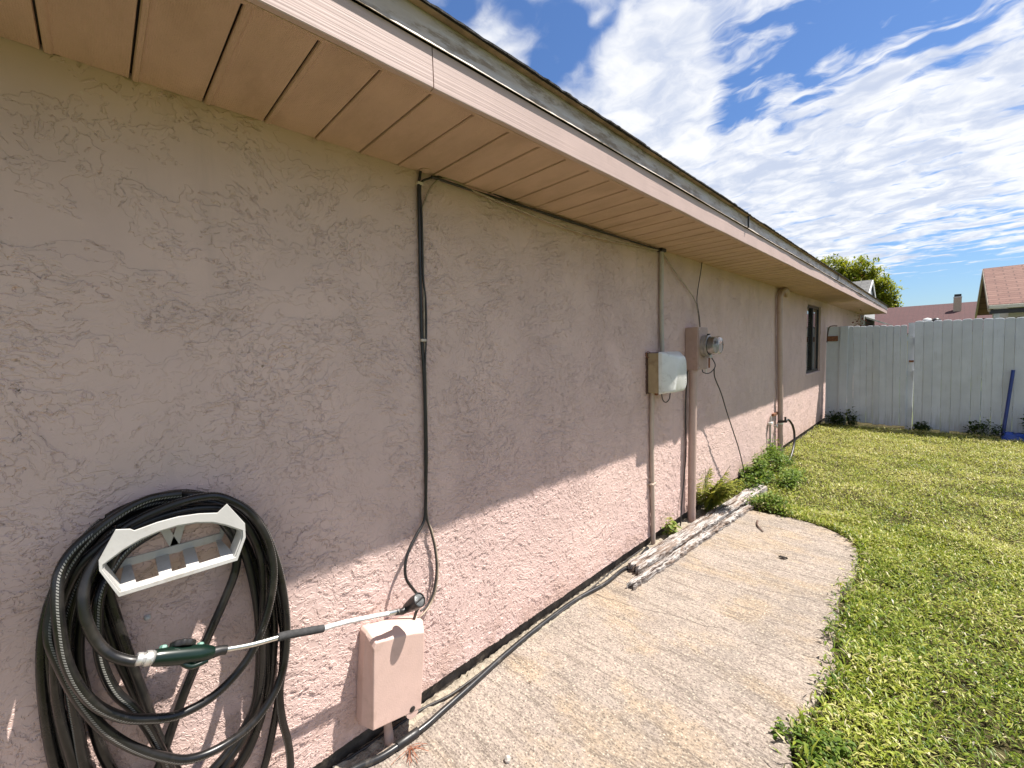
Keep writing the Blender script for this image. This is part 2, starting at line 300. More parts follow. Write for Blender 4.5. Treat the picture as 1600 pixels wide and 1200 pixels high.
# ---------------------------------------------------------------- mesh helpers
def catmull(pts, n=6, closed=False):
    P = [Vector(p) for p in pts]; N = len(P); o = []
    segs = N if closed else N - 1
    for i in range(segs):
        if closed: a, b, c, e = P[(i - 1) % N], P[i], P[(i + 1) % N], P[(i + 2) % N]
        else: a, b, c, e = P[max(i - 1, 0)], P[i], P[i + 1], P[min(i + 2, N - 1)]
        for k in range(n):
            t = k / n
            o.append(.5 * ((2 * b) + (c - a) * t + (2 * a - 5 * b + 4 * c - e) * t * t + (3 * b - a - 3 * c + e) * t ** 3))
    if not closed: o.append(P[-1])
    return o
class MB:
    def __init__(s): s.v = []; s.f = []; s.uv = {}
    def add(s, vs, fs):
        k = len(s.v); s.v += [Vector(v) for v in vs]; s.f += [tuple(i + k for i in f) for f in fs]; return s
    def box(s, a, b):
        (x0, y0, z0), (x1, y1, z1) = a, b
        return s.add([(x0, y0, z0), (x1, y0, z0), (x1, y1, z0), (x0, y1, z0), (x0, y0, z1), (x1, y0, z1), (x1, y1, z1), (x0, y1, z1)],
                     [(0, 3, 2, 1), (4, 5, 6, 7), (0, 1, 5, 4), (1, 2, 6, 5), (2, 3, 7, 6), (3, 0, 4, 7)])
    def tube(s, pts, r, n=12, closed=False, smooth=6, caps=True, twist=0., uv=False, spin=0.):
        P = catmull(pts, smooth, closed) if smooth > 1 else [Vector(p) for p in pts]
        N = len(P); k0 = len(s.v); T = []
        for i in range(N):
            a = P[i - 1] if (i or closed) else P[0]; b = P[(i + 1) % N] if (i < N - 1 or closed) else P[-1]
            t = (b - a); T.append(t.normalized() if t.length > 1e-9 else Vector((0, 0, 1)))
        ref = Vector((1, 0, 0)) if abs(T[0].x) < .9 else Vector((0, 0, 1))
        L = 0; Ls = []
        for i in range(N):
            if i: L += (P[i] - P[i - 1]).length
            Ls.append(L)
            nrm = (ref - T[i] * ref.dot(T[i])); nrm = nrm.normalized() if nrm.length > 1e-6 else T[i].orthogonal().normalized(); ref = nrm
            bi = T[i].cross(nrm); rr = r(i / (N - 1)) if callable(r) else (r[min(i, len(r) - 1)] if isinstance(r, (list, tuple)) else r)
            for j in range(n):
                a = 2 * math.pi * j / n + twist + spin * L
                s.v.append(P[i] + (nrm * math.cos(a) + bi * math.sin(a)) * rr)
        rings = N if closed else N - 1
        for i in range(rings):
            i2 = (i + 1) % N
            for j in range(n):
                j2 = (j + 1) % n; f = (k0 + i * n + j, k0 + i * n + j2, k0 + i2 * n + j2, k0 + i2 * n + j)
                if uv: s.uv[len(s.f)] = [(j / n, Ls[i]), ((j + 1) / n, Ls[i]), ((j + 1) / n, Ls[i2] if i2 else Ls[i]), (j / n, Ls[i2] if i2 else Ls[i])]
                s.f.append(f)
        if caps and not closed:
            s.f.append(tuple(k0 + j for j in reversed(range(n)))); s.f.append(tuple(k0 + (N - 1) * n + j for j in range(n)))
        return s
    def rod(s, a, b, r, n=16): return s.tube([a, b], r, n, smooth=1)
    def lathe(s, base, axis, prof, n=28):
        """prof: list of (distance along axis, radius)"""
        ax = Vector(axis).normalized(); u = ax.orthogonal().normalized(); w = ax.cross(u); k0 = len(s.v); base = Vector(base)
        for (h, r) in prof:
            for j in range(n):
                a = 2 * math.pi * j / n; s.v.append(base + ax * h + (u * math.cos(a) + w * math.sin(a)) * max(r, 1e-5))
        for i in range(len(prof) - 1):
            for j in range(n): s.f.append((k0 + i * n + j, k0 + i * n + (j + 1) % n, k0 + (i + 1) * n + (j + 1) % n, k0 + (i + 1) * n + j))
        s.f.append(tuple(k0 + j for j in reversed(range(n)))); s.f.append(tuple(k0 + (len(prof) - 1) * n + j for j in range(n)))
        return s
    def prism(s, poly, fn, d0, d1):
        """polygon (2d) extruded from d0 to d1; fn(u, v, d) gives the point"""
        n = len(poly); k0 = len(s.v)
        s.v += [Vector(fn(u, v, d0)) for u, v in poly] + [Vector(fn(u, v, d1)) for u, v in poly]
        s.f.append(tuple(k0 + i for i in reversed(range(n)))); s.f.append(tuple(k0 + n + i for i in range(n)))
        for i in range(n): j = (i + 1) % n; s.f.append((k0 + i, k0 + j, k0 + n + j, k0 + n + i))
        return s
    def build(s, name, M, parent=None, smooth=None, bevel=0, seg=2, fix=True):
        root = parent
        while root is not None and root.parent is not None: root = root.parent
        if root is not None: L = root.location.copy()
        else:
            xs = [v.x for v in s.v]; ys = [v.y for v in s.v]
            L = Vector(((min(xs) + max(xs)) / 2, (min(ys) + max(ys)) / 2, min(v.z for v in s.v)))
        me = bpy.data.meshes.new(name); me.from_pydata([tuple(v - L) for v in s.v], [], s.f)
        if s.uv:
            ul = me.uv_layers.new(name='UVMap')
            for fi, uvs in s.uv.items():
                p = me.polygons[fi]
                for li, q in zip(p.loop_indices, uvs): ul.data[li].uv = q
        if fix:
            bm = bmesh.new(); bm.from_mesh(me); bmesh.ops.recalc_face_normals(bm, faces=bm.faces); bm.to_mesh(me); bm.free()
        me.materials.append(M)
        if smooth is not None:
            me.polygons.foreach_set('use_smooth', [True] * len(me.polygons)); me.set_sharp_from_angle(angle=R(smooth))
        o = bpy.data.objects.new(name, me); COL.objects.link(o)
        if parent is not None: o.parent = parent
        else: o.location = L
        if bevel:
            b = o.modifiers.new('bevel', 'BEVEL'); b.width = bevel; b.segments = seg; b.limit_method = 'ANGLE'; b.angle_limit = R(35)
        return o
def tag(o, label=None, cat=None, group=None, kind=None):
    for k, v in (('label', label), ('category', cat), ('group', group), ('kind', kind)):
        if v: o[k] = v
    return o
def thing(name, label, cat, loc, group=None):
    o = bpy.data.objects.new(name, None); COL.objects.link(o); o.location = loc; o.empty_display_size = .1
    return tag(o, label, cat, group)
def npmesh(name, V, F, M, tint=None, parent=None, loc=(0, 0, 0)):
    me = bpy.data.meshes.new(name); V = np.asarray(V, dtype=np.float32) - np.asarray(loc, dtype=np.float32); F = np.asarray(F, dtype=np.int32)
    k = F.shape[1]
    me.vertices.add(len(V)); me.vertices.foreach_set('co', V.ravel())
    me.loops.add(F.size); me.loops.foreach_set('vertex_index', F.ravel())
    me.polygons.add(len(F)); me.polygons.foreach_set('loop_start', np.arange(0, F.size, k, dtype=np.int32))
    me.update(calc_edges=True)
    if tint is not None:
        a = me.attributes.new('tint', 'FLOAT', 'POINT'); a.data.foreach_set('value', np.asarray(tint, dtype=np.float32))
    me.materials.append(M); o = bpy.data.objects.new(name, me); COL.objects.link(o)
    if parent is not None: o.parent = parent
    else: o.location = loc
    return o
def leaves(P, A, tilt, L, Wd, fold=.25, droop=.4):
    """P (n,3) bases, A azimuth, tilt above ground, L length, Wd width -> vertices and triangles of folded leaves"""
    n = len(P); ca, sa = np.cos(A), np.sin(A); ct, st = np.cos(tilt), np.sin(tilt)
    dirv = np.stack([ca * ct, sa * ct, st], 1); side = np.stack([-sa, ca, np.zeros(n)], 1); nrm = np.cross(side, dirv) * -1
    nrm = np.where(nrm[:, 2:3] < 0, -nrm, nrm)
    d2 = np.stack([ca * np.cos(tilt - droop), sa * np.cos(tilt - droop), np.sin(tilt - droop)], 1)
    Lc = L[:, None]; Wc = Wd[:, None]
    mid = P + dirv * Lc * .5
    tip = mid + d2 * Lc * .5
    a = mid + side * Wc * .5 + nrm * Wc * fold; b = mid - side * Wc * .5 + nrm * Wc * fold
    V = np.stack([P, a, mid, b, tip], 1).reshape(-1, 3)
    i = np.arange(n)[:, None] * 5
    F = np.concatenate([i + [[0, 2, 1]], i + [[0, 3, 2]], i + [[1, 2, 4]], i + [[2, 3, 4]]], 0)
    return V, F
def inpoly(x, y, poly):
    inside = np.zeros(len(x), bool); n = len(poly); j = n - 1
    for i in range(n):
        xi, yi = poly[i]; xj, yj = poly[j]
        c = ((yi > y) != (yj > y)) & (x < (xj - xi) * (y - yi) / (yj - yi + 1e-12) + xi); inside ^= c; j = i
    return inside

# ---------------------------------------------------------------- ground
def grid_obj(name, x0, x1, y0, y1, nx, ny, fz, M, **kw):
    mb = MB(); xs = np.linspace(x0, x1, nx); ys = np.linspace(y0, y1, ny)
    mb.v = [Vector((x, y, fz(x, y))) for y in ys for x in xs]
    mb.f = [(j * nx + i, j * nx + i + 1, (j + 1) * nx + i + 1, (j + 1) * nx + i) for j in range(ny - 1) for i in range(nx - 1)]
    return mb.build(name, M, smooth=60, fix=False, **kw)
tag(MB().add([(-400, -300, -.06), (400, -300, -.06), (400, 700, -.06), (-400, 700, -.06)], [(0, 1, 2, 3)]).build('ground', M_FARGROUND, fix=False), 'flat green ground reaching out to the horizon', 'ground', kind='structure')
def lawn_z(x, y): return -.028 + .018 * noise.noise((x * 1.1, y * 1.1, 3)) + .010 * noise.noise((x * 4, y * 4, 1)) + (.012 if y > 4.6 else 0)
tag(grid_obj('lawn_soil', -.02, 6.5, -2, 10.9, 110, 220, lambda x, y: lawn_z(x, y) - .010, M_SOIL), 'bare brown soil showing between the lawn leaves', 'ground', kind='structure')
SLAB = [(.045, 4.30), (.25, 4.43), (.42, 4.40), (.56, 4.42), (.72, 4.43), (.86, 4.40), (.97, 4.36), (1.07, 4.29), (1.155, 4.20), (1.20, 4.08), (1.225, 3.9), (1.25, 3.68), (1.245, 3.5), (1.215, 3.3), (1.21, 3.15), (1.245, 2.98), (1.25, 2.7), (1.29, 2.5), (1.30, 2.4), (1.27, 2.25), (1.245, 2.05), (1.225, 1.9), (1.26, 1.77), (1.28, 1.5), (1.26, 1.1), (1.29, .5), (1.28, -1.9), (.045, -1.9)]
def wobble(poly, k=4, amp=.012):
    o = []; n = len(poly)
    for i in range(n):
        a, b = Vector(poly[i]), Vector(poly[(i + 1) % n])
        for j in range(k):
            p = a.lerp(b, j / k); q = noise.noise_vector((p.x * 9, p.y * 9, 2)) * amp; o.append((p.x + q.x, p.y + q.y))
    return o
mb = MB(); mb.prism(wobble(SLAB), lambda u, v, d: (u, v, d), -.09, 0)
tag(mb.build('concrete_slab', M_CONC, bevel=.006), 'weathered concrete slab with broom marks and ochre stains beside the wall', 'slab', kind='structure')
# crumbled mortar strip between slab and wall
mb = MB(); nx, ny = 16, 420
def mort(x, y):
    t = (x + .012) / .075
    return .016 * math.sin(min(1, max(0, t)) * 3.1) - .004 + .003 + .011 * noise.noise((x * 45, y * 45, 0)) + .008 * noise.noise((x * 110, y * 110, 5)) - .010 * t
xs = np.linspace(-.012, .063, nx); ys = np.linspace(-1.2, 4.2, ny)
mb.v = [Vector((x + (.016 * noise.noise((y * 14, 7, 0)) * (i / (nx - 1))), y, mort(x, y) if i < nx - 1 else -.006)) for y in ys for i, x in enumerate(xs)]
mb.f = [(j * nx + i, j * nx + i + 1, (j + 1) * nx + i + 1, (j + 1) * nx + i) for j in range(ny - 1) for i in range(nx - 1)]
tag(mb.build('mortar_strip', M_MORTAR, smooth=50, fix=False), 'rough crumbled mortar strip along the foot of the wall', 'mortar', kind='structure')

# ---------------------------------------------------------------- the house
house = thing('house', 'single storey house with pink stucco wall and brown soffit under its eave', 'house', (0, 0, 0))
Y0, Y1, ZB, ZS = -3.0, 15.65, .068, 2.40
wy0, wy1, wz0, wz1 = 8.72, 9.93, 1.06, 2.27
mb = MB()
for a, b in (((wy0, wz0), (wy1, wz0)), ((wy1, wz0), (wy1, wz1)), ((wy1, wz1), (wy0, wz1)), ((wy0, wz1), (wy0, wz0))):
    mb.add([(0, a[0], a[1]), (0, b[0], b[1]), (-.09, b[0], b[1]), (-.09, a[0], a[1])], [(0, 1, 2, 3)])
mb.add([(0, Y0, ZB), (-.05, Y0, ZB), (-.05, Y1, ZB), (0, Y1, ZB)], [(0, 1, 2, 3)])
mb.add([(0, Y1, ZB), (-7, Y1, ZB), (-7, Y1, 2.5), (-3.5, Y1, 3.8), (0, Y1, ZS)], [(0, 1, 2, 3, 4)])
mb.add([(0, Y0, ZB), (-7, Y0, ZB), (-7, Y0, 2.5), (-3.5, Y0, 3.8), (0, Y0, ZS)], [(0, 1, 2, 3, 4)])
mb.add([(-7, Y0, ZB), (-7, Y1, ZB), (-7, Y1, 2.5), (-7, Y0, 2.5)], [(0, 1, 2, 3)])
parts_v = [np.array([tuple(v) for v in mb.v])]; parts_q = []; k = len(mb.v)
for (ya, yb, za, zb_, st_) in ((Y0, -.8, ZB, ZS, .03), (-.8, 4.6, ZB, ZS, .004), (4.6, wy0, ZB, ZS, .008), (wy0, wy1, ZB, wz0, .012), (wy0, wy1, wz1, ZS, .012), (wy1, Y1, ZB, ZS, .018)):
    ny, nz = max(2, int((yb - ya) / st_) + 1), max(2, int((zb_ - za) / st_) + 1)
    yy_, zz_ = np.meshgrid(np.linspace(ya, yb, ny), np.linspace(za, zb_, nz))
    quads = (np.arange(nz - 1)[:, None] * ny + np.arange(ny - 1)[None, :]).ravel() + k
    parts_v.append(np.stack([np.zeros(ny * nz), yy_.ravel(), zz_.ravel()], 1)); parts_q.append(np.stack([quads, quads + 1, quads + 1 + ny, quads + ny], 1)); k += ny * nz
V = np.concatenate(parts_v)
wall_faces = [f for f in mb.f]
me = bpy.data.meshes.new('wall'); Fq = np.concatenate(parts_q)
sizes = np.array([len(f) for f in wall_faces] + [4] * len(Fq), dtype=np.int32); flat = np.concatenate([np.concatenate([np.array(f) for f in wall_faces]), Fq.ravel()]).astype(np.int32)
me.vertices.add(len(V)); me.vertices.foreach_set('co', V.astype(np.float32).ravel()); me.loops.add(len(flat)); me.loops.foreach_set('vertex_index', flat)
me.polygons.add(len(sizes)); me.polygons.foreach_set('loop_start', np.concatenate([[0], np.cumsum(sizes)[:-1]]).astype(np.int32)); me.update(calc_edges=True)
sm = np.zeros(len(sizes), dtype=bool); sm[len(wall_faces):] = True; me.polygons.foreach_set('use_smooth', sm)
me.materials.append(M_STUCCO); wall_o = bpy.data.objects.new('wall', me); COL.objects.link(wall_o); wall_o.parent = house
mb = MB(); mb.box((-6.9, Y0 + .03, -.2), (-.022, Y1 - .03, ZB + .012)); mb.build('foundation', M_FOUND, house)
# soffit boards: each has a raised lip next to the dark seam
mb = MB(); w = .1645; y = -.038 - 17 * w; k = 0
while y < 16.1:
    a, b = y + .0022, y + w - .0022
    j = .0012 * noise.noise((k * 1.7, 0, 0))
    prof = [(a, 2.379 + j), (a + .002, 2.3755 + j), (a + .013, 2.3755 + j), (a + .018, 2.380 + j), (b - .008, 2.380 + j), (b - .002, 2.379 + j), (b, 2.386), (a, 2.386)]
    mb.prism(prof, lambda u, v, dd: (dd, u, v), .001, .517); y += w; k += 1
mb.build('soffit', M_SOFFIT, house)
mb = MB(); ys = np.linspace(-3.4, 16.1, 500)
for y in ys:
    j = .0015 * noise.noise((y * 3, 2, 8)) + .001 * noise.noise((y * 14, 2, 8)); mb.v += [Vector((.499 + j, y, 2.3798)), Vector((.501 + j, y, 2.3715 + j)), Vector((.5145, y, 2.371 + j)), Vector((.5145, y, 2.3798))]
for i in range(len(ys) - 1):
    for j in range(4): a = i * 4 + j; b = i * 4 + (j + 1) % 4; mb.f.append((a, b, b + 4, a + 4))
mb.f += [(0, 1, 2, 3), tuple(range(len(ys) * 4 - 4, len(ys) * 4))]
mb.build('soffit_trim', M_SOFFIT, house)
mb = MB(); mb.box((-.3, Y0 - .5, 2.394), (.515, 16.15, 2.41)); mb.build('soffit_backing', M_DARKFRAME, house)
# pink fascia: two boards with a joint, lower edge a little wavy
def fascia(y0, y1, n):
    mb = MB(); ys = np.linspace(y0, y1, n)
    for i, y in enumerate(ys):
        dz = .0035 * noise.noise((y * 1.9, 3, 0)) + .0018 * noise.noise((y * 9, 3, 0)); dx = .0012 * noise.noise((y * .8, 9, 0))
        zt = 2.486
        mb.v += [Vector((.515, y, 2.372 + dz)), Vector((.531 + dx, y, 2.372 + dz)), Vector((.533 + dx, y, 2.375 + dz)), Vector((.533 + dx, y, zt)), Vector((.515, y, zt))]
    for i in range(n - 1):
        for j in range(5): a = i * 5 + j; b = i * 5 + (j + 1) % 5; mb.f.append((a, b, b + 5, a + 5))
    mb.f += [(0, 1, 2, 3, 4), tuple(range(n * 5 - 5, n * 5))]
    return mb.build('fascia', M_FASCIA, house, smooth=30)
fascia(-3.4, .765, 60); fascia(.7685, 16.22, 220)
# drip edge: upright band with a small outward lip that has worked loose further along
mb = MB(); ys = np.linspace(-3.4, 16.22, 700); n = len(ys)
for y in ys:
    loose = min(1, max(0, (y - 1.6) / 3.))
    wv = loose * (.010 * max(0, noise.noise((y * 1.3, 1, 4))) + .016 * max(0, noise.noise((y * .63, 4, 1)) ) + .006 * max(0, noise.noise((y * 3.1, 7, 2))))
    z0 = 2.4885 - .004 * loose + .002 * noise.noise((y * 2.3, 0, 0))
    mb.v += [Vector((.534, y, 2.574)), Vector((.536 + wv * .15, y, z0 + .011)), Vector((.5395 + wv * .6, y, z0 + .0045)), Vector((.5425 + wv, y, z0)), Vector((.5405 + wv, y, z0 - .001)), Vector((.534, y, z0 + .006)), Vector((.527, y, z0 + .02)), Vector((.527, y, 2.574))]
for i in range(n - 1):
    for j in range(8): a = i * 8 + j; b = i * 8 + (j + 1) % 8; mb.f.append((a, b, b + 8, a + 8))
mb.f += [tuple(range(8)), tuple(range(n * 8 - 8, n * 8))]
mb.build('drip_edge', M_DRIP, house, smooth=40)
for yy in (3.62, 7.7): MB().box((.545, yy - .004, 2.484), (.557, yy + .004, 2.572)).build('drip_edge_strap', M_DARKFRAME, house)
# roof with ragged shingle edge
mb = MB(); ys = np.linspace(-3.5, 16.28, 900); n = len(ys); cur = 0
for i, y in enumerate(ys):
    e = .010 * noise.noise((math.floor(y / .33) * 3.3, 0, 0)) + .004 * noise.noise((y * 25, 0, 0))
    zz_ = .003 * noise.noise((y * 12, 5, 0)) + .003 * noise.noise((math.floor(y / .33) * 7.7, 1, 0))
    x = .566 + e
    zz_ *= .7; mb.v += [Vector((x - .012, y, 2.5745)), Vector((x, y, 2.5745 + zz_)), Vector((x + .002 * noise.noise((y * 60, 2, 0)), y, 2.581 + zz_)), Vector((-3.5, y, 2.583 + (x + 3.5) * .36)), Vector((-3.5, y, 2.56 + (x + 3.5) * .36))]
for i in range(n - 1):
    for j in range(5): a = i * 5 + j; b = i * 5 + (j + 1) % 5; mb.f.append((a, b, b + 5, a + 5))
mb.f += [tuple(range(5)), tuple(range(n * 5 - 5, n * 5))]
k = len(mb.v)
mb.add([(-3.5, -3.5, 4.05), (-7.6, -3.5, 2.55), (-7.6, 16.28, 2.55), (-3.5, 16.28, 4.05), (-3.5, -3.5, 4.02), (-7.6, -3.5, 2.52), (-7.6, 16.28, 2.52), (-3.5, 16.28, 4.02)], [(0, 1, 2, 3), (7, 6, 5, 4), (1, 5, 6, 2), (0, 4, 5, 1), (3, 2, 6, 7)])
mb.build('roof', M_SHINGLE_EDGE, house)
MB().box((.5365, -3.45, 2.5715), (.557, 16.25, 2.5730)).build('roof_deck', M_DECK, house)
# window
win = MB()
x0, x1 = -.075, -.03; t = .045
win.box((x0, wy0, wz0), (x1, wy1, wz0 + t)).box((x0, wy0, wz1 - t), (x1, wy1, wz1)).box((x0, wy0, wz0 + t), (x1, wy0 + t, wz1 - t)).box((x0, wy1 - t, wz0 + t), (x1, wy1, wz1 - t)).box((x0 + .004, 9.29, wz0 + t), (x1 + .012, 9.37, wz1 - t))
win = win.build('window', M_DARKFRAME, house, bevel=.003)
MB().box((-.058, wy0 + t, wz0 + t), (-.053, 9.29, wz1 - t)).build('pane', M_GLASS, win)
MB().box((-.052, 9.37, wz0 + t), (-.046, wy1 - t, wz1 - t)).build('pane', M_PANE, win)
mb = MB(); z = wz0 + .06
while z < wz1 - .06:
    mb.add([(-.085, wy0 + .05, z), (-.085, 9.28, z), (-.064, 9.28, z + .022), (-.064, wy0 + .05, z + .022), (-.086, wy0 + .05, z + .002), (-.086, 9.28, z + .002), (-.065, 9.28, z + .024), (-.065, wy0 + .05, z + .024)], [(0, 1, 2, 3), (7, 6, 5, 4), (0, 4, 5, 1), (2, 6, 7, 3)]); z += .034
mb.build('blind', M_BLIND, win)
MB().box((-.02, wy0 - .02, wz0 - .03), (.012, wy1 + .02, wz0 - .002)).build('window_sill', M_SILL, win, bevel=.006)
MB().box((-.8, wy0, wz0), (-.10, wy1, wz1)).build('dark_interior', M_DARKFRAME, win)

# ---------------------------------------------------------------- neighbours' houses
def f_shingle(c1, c2, c3, sc):
    def fn(g, b, pos, col):
        uv = g.new('ShaderNodeTexCoord').outputs['UV']
        bt = g.new('ShaderNodeTexBrick'); bt.offset = .5; g.l.new(uv, bt.inputs['Vector'])
        for k, v in (('Color1', c1), ('Color2', c2), ('Mortar', c3)): bt.inputs[k].default_value = (*v, 1)
        bt.inputs['Scale'].default_value = sc; bt.inputs['Mortar Size'].default_value = .012; bt.inputs['Brick Width'].default_value = .34; bt.inputs['Row Height'].default_value = .14
        c = g.mix(g.step(g.noise(pos, 2.2, 5, .7), .4, .7, 0, .35), bt.outputs[0], c3); g.put(b.inputs['Base Color'], g.mix(g.step(g.noise(pos, 24, 3), .35, .7, 0, .35), c, c2)); bumpnode(g, b, bt.outputs[1], -.012)
    return fn
M_ROOFRED = mat('dark_red_shingles', rough=.9, fn=f_shingle((.058, .016, .017), (.07, .022, .022), (.036, .012, .013), 1.0))
M_ROOFPINK = mat('pinkish_brown_shingles', rough=.9, fn=f_shingle((.145, .068, .053), (.195, .105, .08), (.085, .04, .032), 1.0))
M_ROOFGREY = mat('grey_shingles', rough=.9, fn=f_shingle((.10, .10, .10), (.15, .15, .145), (.06, .06, .06), 1.0))
M_TAN = mat('tan_siding', (.42, .34, .25), .7, var=.06)
M_CREAMWALL = mat('cream_siding', (.62, .57, .46), .7, var=.05)
M_GREYWALL = mat('pale_grey_siding', (.50, .51, .50), .7, var=.05)
def slope(parent, name, M, a, b, c, d, th=.04):
    """roof slope: a-b the eave, d-c the ridge, uv in metres"""
    a, b, c, d = map(Vector, (a, b, c, d)); nrm = (b - a).cross(d - a).normalized() * -th
    mb = MB(); mb.add([a, b, c, d, a + nrm, b + nrm, c + nrm, d + nrm], [(0, 1, 2, 3), (7, 6, 5, 4), (0, 4, 5, 1), (1, 5, 6, 2), (2, 6, 7, 3), (3, 7, 4, 0)])
    U = (b - a).length; V = (d - a).length; mb.uv[0] = [(0, 0), (U, 0), (U, V), (0, V)]
    return mb.build(name, M, parent, fix=False)
h = thing('red_roofed_house', 'far house with dark red shingle roof and a tan chimney behind the fence', 'house', (2, 30, 0))
slope(h, 'roof', M_ROOFRED, (-9, 25.4, 1.9), (12, 25.4, 1.9), (12, 30.2, 3.34), (-9, 30.2, 3.36))
slope(h, 'roof', M_ROOFRED, (12, 35, 1.9), (-9, 35, 1.9), (-9, 30.2, 3.36), (12, 30.2, 3.34))
MB().box((-8.6, 25.9, -.06), (11.6, 34.5, 1.98)).build('wall', M_CREAMWALL, h)
ch = MB().box((2.03, 28.6, 2.5), (2.29, 28.9, 3.50)).build('chimney', M_TAN, h)
MB().box((2.02, 28.59, 3.505), (2.30, 28.91, 3.545)).build('chimney_flashing', M_WHITE, ch)
MB().box((2.045, 28.615, 3.545), (2.275, 28.885, 3.66)).build('chimney_cap', M_DARKFRAME, ch, bevel=.01)
h = thing('pink_roofed_house', 'neighbouring house with pinkish brown shingle roof and cream gable above the fence', 'house', (4, 17, 0))
gx, ex = 2.40, 9.5
slope(h, 'roof', M_ROOFPINK, (gx, 15.0, 2.36), (ex, 15.0, 2.36), (ex, 17.6, 3.50), (gx, 17.6, 3.50), .05)
slope(h, 'roof', M_ROOFPINK, (ex, 20.2, 2.36), (gx, 20.2, 2.36), (gx, 17.6, 3.50), (ex, 17.6, 3.50), .05)
mb = MB(); gw = gx + .34
mb.add([(gw, 15.5, -.06), (gw, 19.8, -.06), (gw, 19.8, 2.4), (gw, 17.6, 3.42), (gw, 15.5, 2.5)], [(0, 1, 2, 3, 4)])
mb.add([(ex - .3, 15.5, -.06), (ex - .3, 19.8, -.06), (ex - .3, 19.8, 2.4), (ex - .3, 17.6, 3.42), (ex - .3, 15.5, 2.5)], [(4, 3, 2, 1, 0)])
mb.add([(gw, 19.8, -.06), (ex - .3, 19.8, -.06), (ex - .3, 19.8, 2.4), (gw, 19.8, 2.4)], [(0, 1, 2, 3)])
mb.add([(gw + .55, 15.5, -.06), (ex - .3, 15.5, -.06), (ex - .3, 15.5, 2.42), (gw + .55, 15.5, 2.42)], [(0, 1, 2, 3)])
mb.build('wall', M_CREAMWALL, h, fix=False)
for ya, yb, za, zb in ((15.0, 17.6, 2.36, 3.50), (20.2, 17.6, 2.36, 3.50)):
    mb = MB(); mb.add([(gx - .01, ya, za - .16), (gx - .01, yb, zb - .15), (gx - .01, yb, zb - .012), (gx - .01, ya, za - .012), (gx + .03, ya, za - .16), (gx + .03, yb, zb - .15), (gx + .03, yb, zb - .012), (gx + .03, ya, za - .012)], [(0, 1, 2, 3), (7, 6, 5, 4), (0, 4, 5, 1), (3, 2, 6, 7), (0, 3, 7, 4), (1, 5, 6, 2)])
    mb.build('rake_board', M_TAN, h)
MB().box((gx, 14.93, 2.26), (ex, 14.99, 2.345)).build('gutter', M_CREAMWALL, h, bevel=.01)
MB().box((gx + .02, 15.05, 2.15), (ex, 15.15, 2.25)).build('porch_beam', M_DARKFRAME, h)
MB().box((gx + .09, 15.06, -.06), (gx + .18, 15.14, 2.15)).build('porch_post', M_GREYWALL, h)
MB().box((gw, 15.44, -.06), (gw + .34, 15.49, 2.42)).build('wall', M_CREAMWALL, h)
MB().box((gw + .13, 15.41, 1.2), (gw + .19, 15.44, 2.05)).build('trim_board', M_TAN, h)
MB().box((gw + .34, 15.40, -.06), (gw + .43, 15.49, 2.25)).build('corner_post', M_TAN, h)
MB().box((gw + .43, 15.46, -.06), (ex - .3, 15.49, 2.2)).build('porch_screen', M_DARKFRAME, h)
arm = MB(); arm.tube([(gx + .02, 15.2, 1.95), (gx - .12, 15.2, 2.0), (gx - .34, 15.2, 1.99)], .012, 8).tube([(gx + .02, 15.2, 2.04), (gx - .12, 15.2, 2.05), (gx - .34, 15.2, 1.99)], .012, 8).box((gx - .02, 15.17, 1.78), (gx + .03, 15.23, 1.84)); arm.build('wall_bracket', M_TWIG, h, smooth=40)
h = thing('grey_roofed_house', 'house with grey shingle gable and dark low porch roof past the eave end', 'house', (-2, 18.5, 0))
slope(h, 'roof', M_ROOFGREY, (-6, 16.2, 2.66), (.03, 16.2, 2.66), (.03, 18, 3.58), (-6, 18, 3.58), .05)
slope(h, 'roof', M_ROOFGREY, (.03, 19.8, 2.66), (-6, 19.8, 2.66), (-6, 18, 3.58), (.03, 18, 3.58), .05)
mb = MB(); mb.add([(.0, 16.5, -.06), (.0, 19.5, -.06), (.0, 19.5, 2.72), (.0, 18, 3.5), (.0, 16.5, 2.72), (-5.8, 16.5, -.06), (-5.8, 19.5, -.06), (-5.8, 19.5, 2.72), (-5.8, 18, 3.5), (-5.8, 16.5, 2.72)], [(0, 1, 2, 3, 4), (9, 8, 7, 6, 5), (0, 4, 9, 5), (1, 6, 7, 2)]); mb.build('wall', M_GREYWALL, h, fix=False)
for ya in (16.2, 19.8):
    mb = MB(); mb.add([(.035, ya, 2.56), (.035, 18, 3.48), (.035, 18, 3.57), (.035, ya, 2.65), (.06, ya, 2.56), (.06, 18, 3.48), (.06, 18, 3.57), (.06, ya, 2.65)], [(0, 1, 2, 3), (7, 6, 5, 4), (0, 4, 5, 1), (3, 2, 6, 7), (0, 3, 7, 4), (1, 5, 6, 2)]); mb.build('rake_board', M_WHITE, h)
mb = MB(); pf = lambda u, v, dd: (u, dd, v)
mb.prism([(-.2, 2.46), (.47, 2.13), (.47, 2.10), (-.2, 2.43)], pf, 16.65, 19.6); mb.build('porch_roof', M_ROOFGREY, h, fix=True)
MB().prism([(.03, 2.345), (.49, 2.12), (.49, 2.075), (.03, 2.30)], pf, 16.60, 16.64).build('porch_fascia', M_WHITE, h)
MB().box((.0, 16.9, -.06), (.33, 19.4, 2.08)).build('porch_screen', M_DARKFRAME, h)

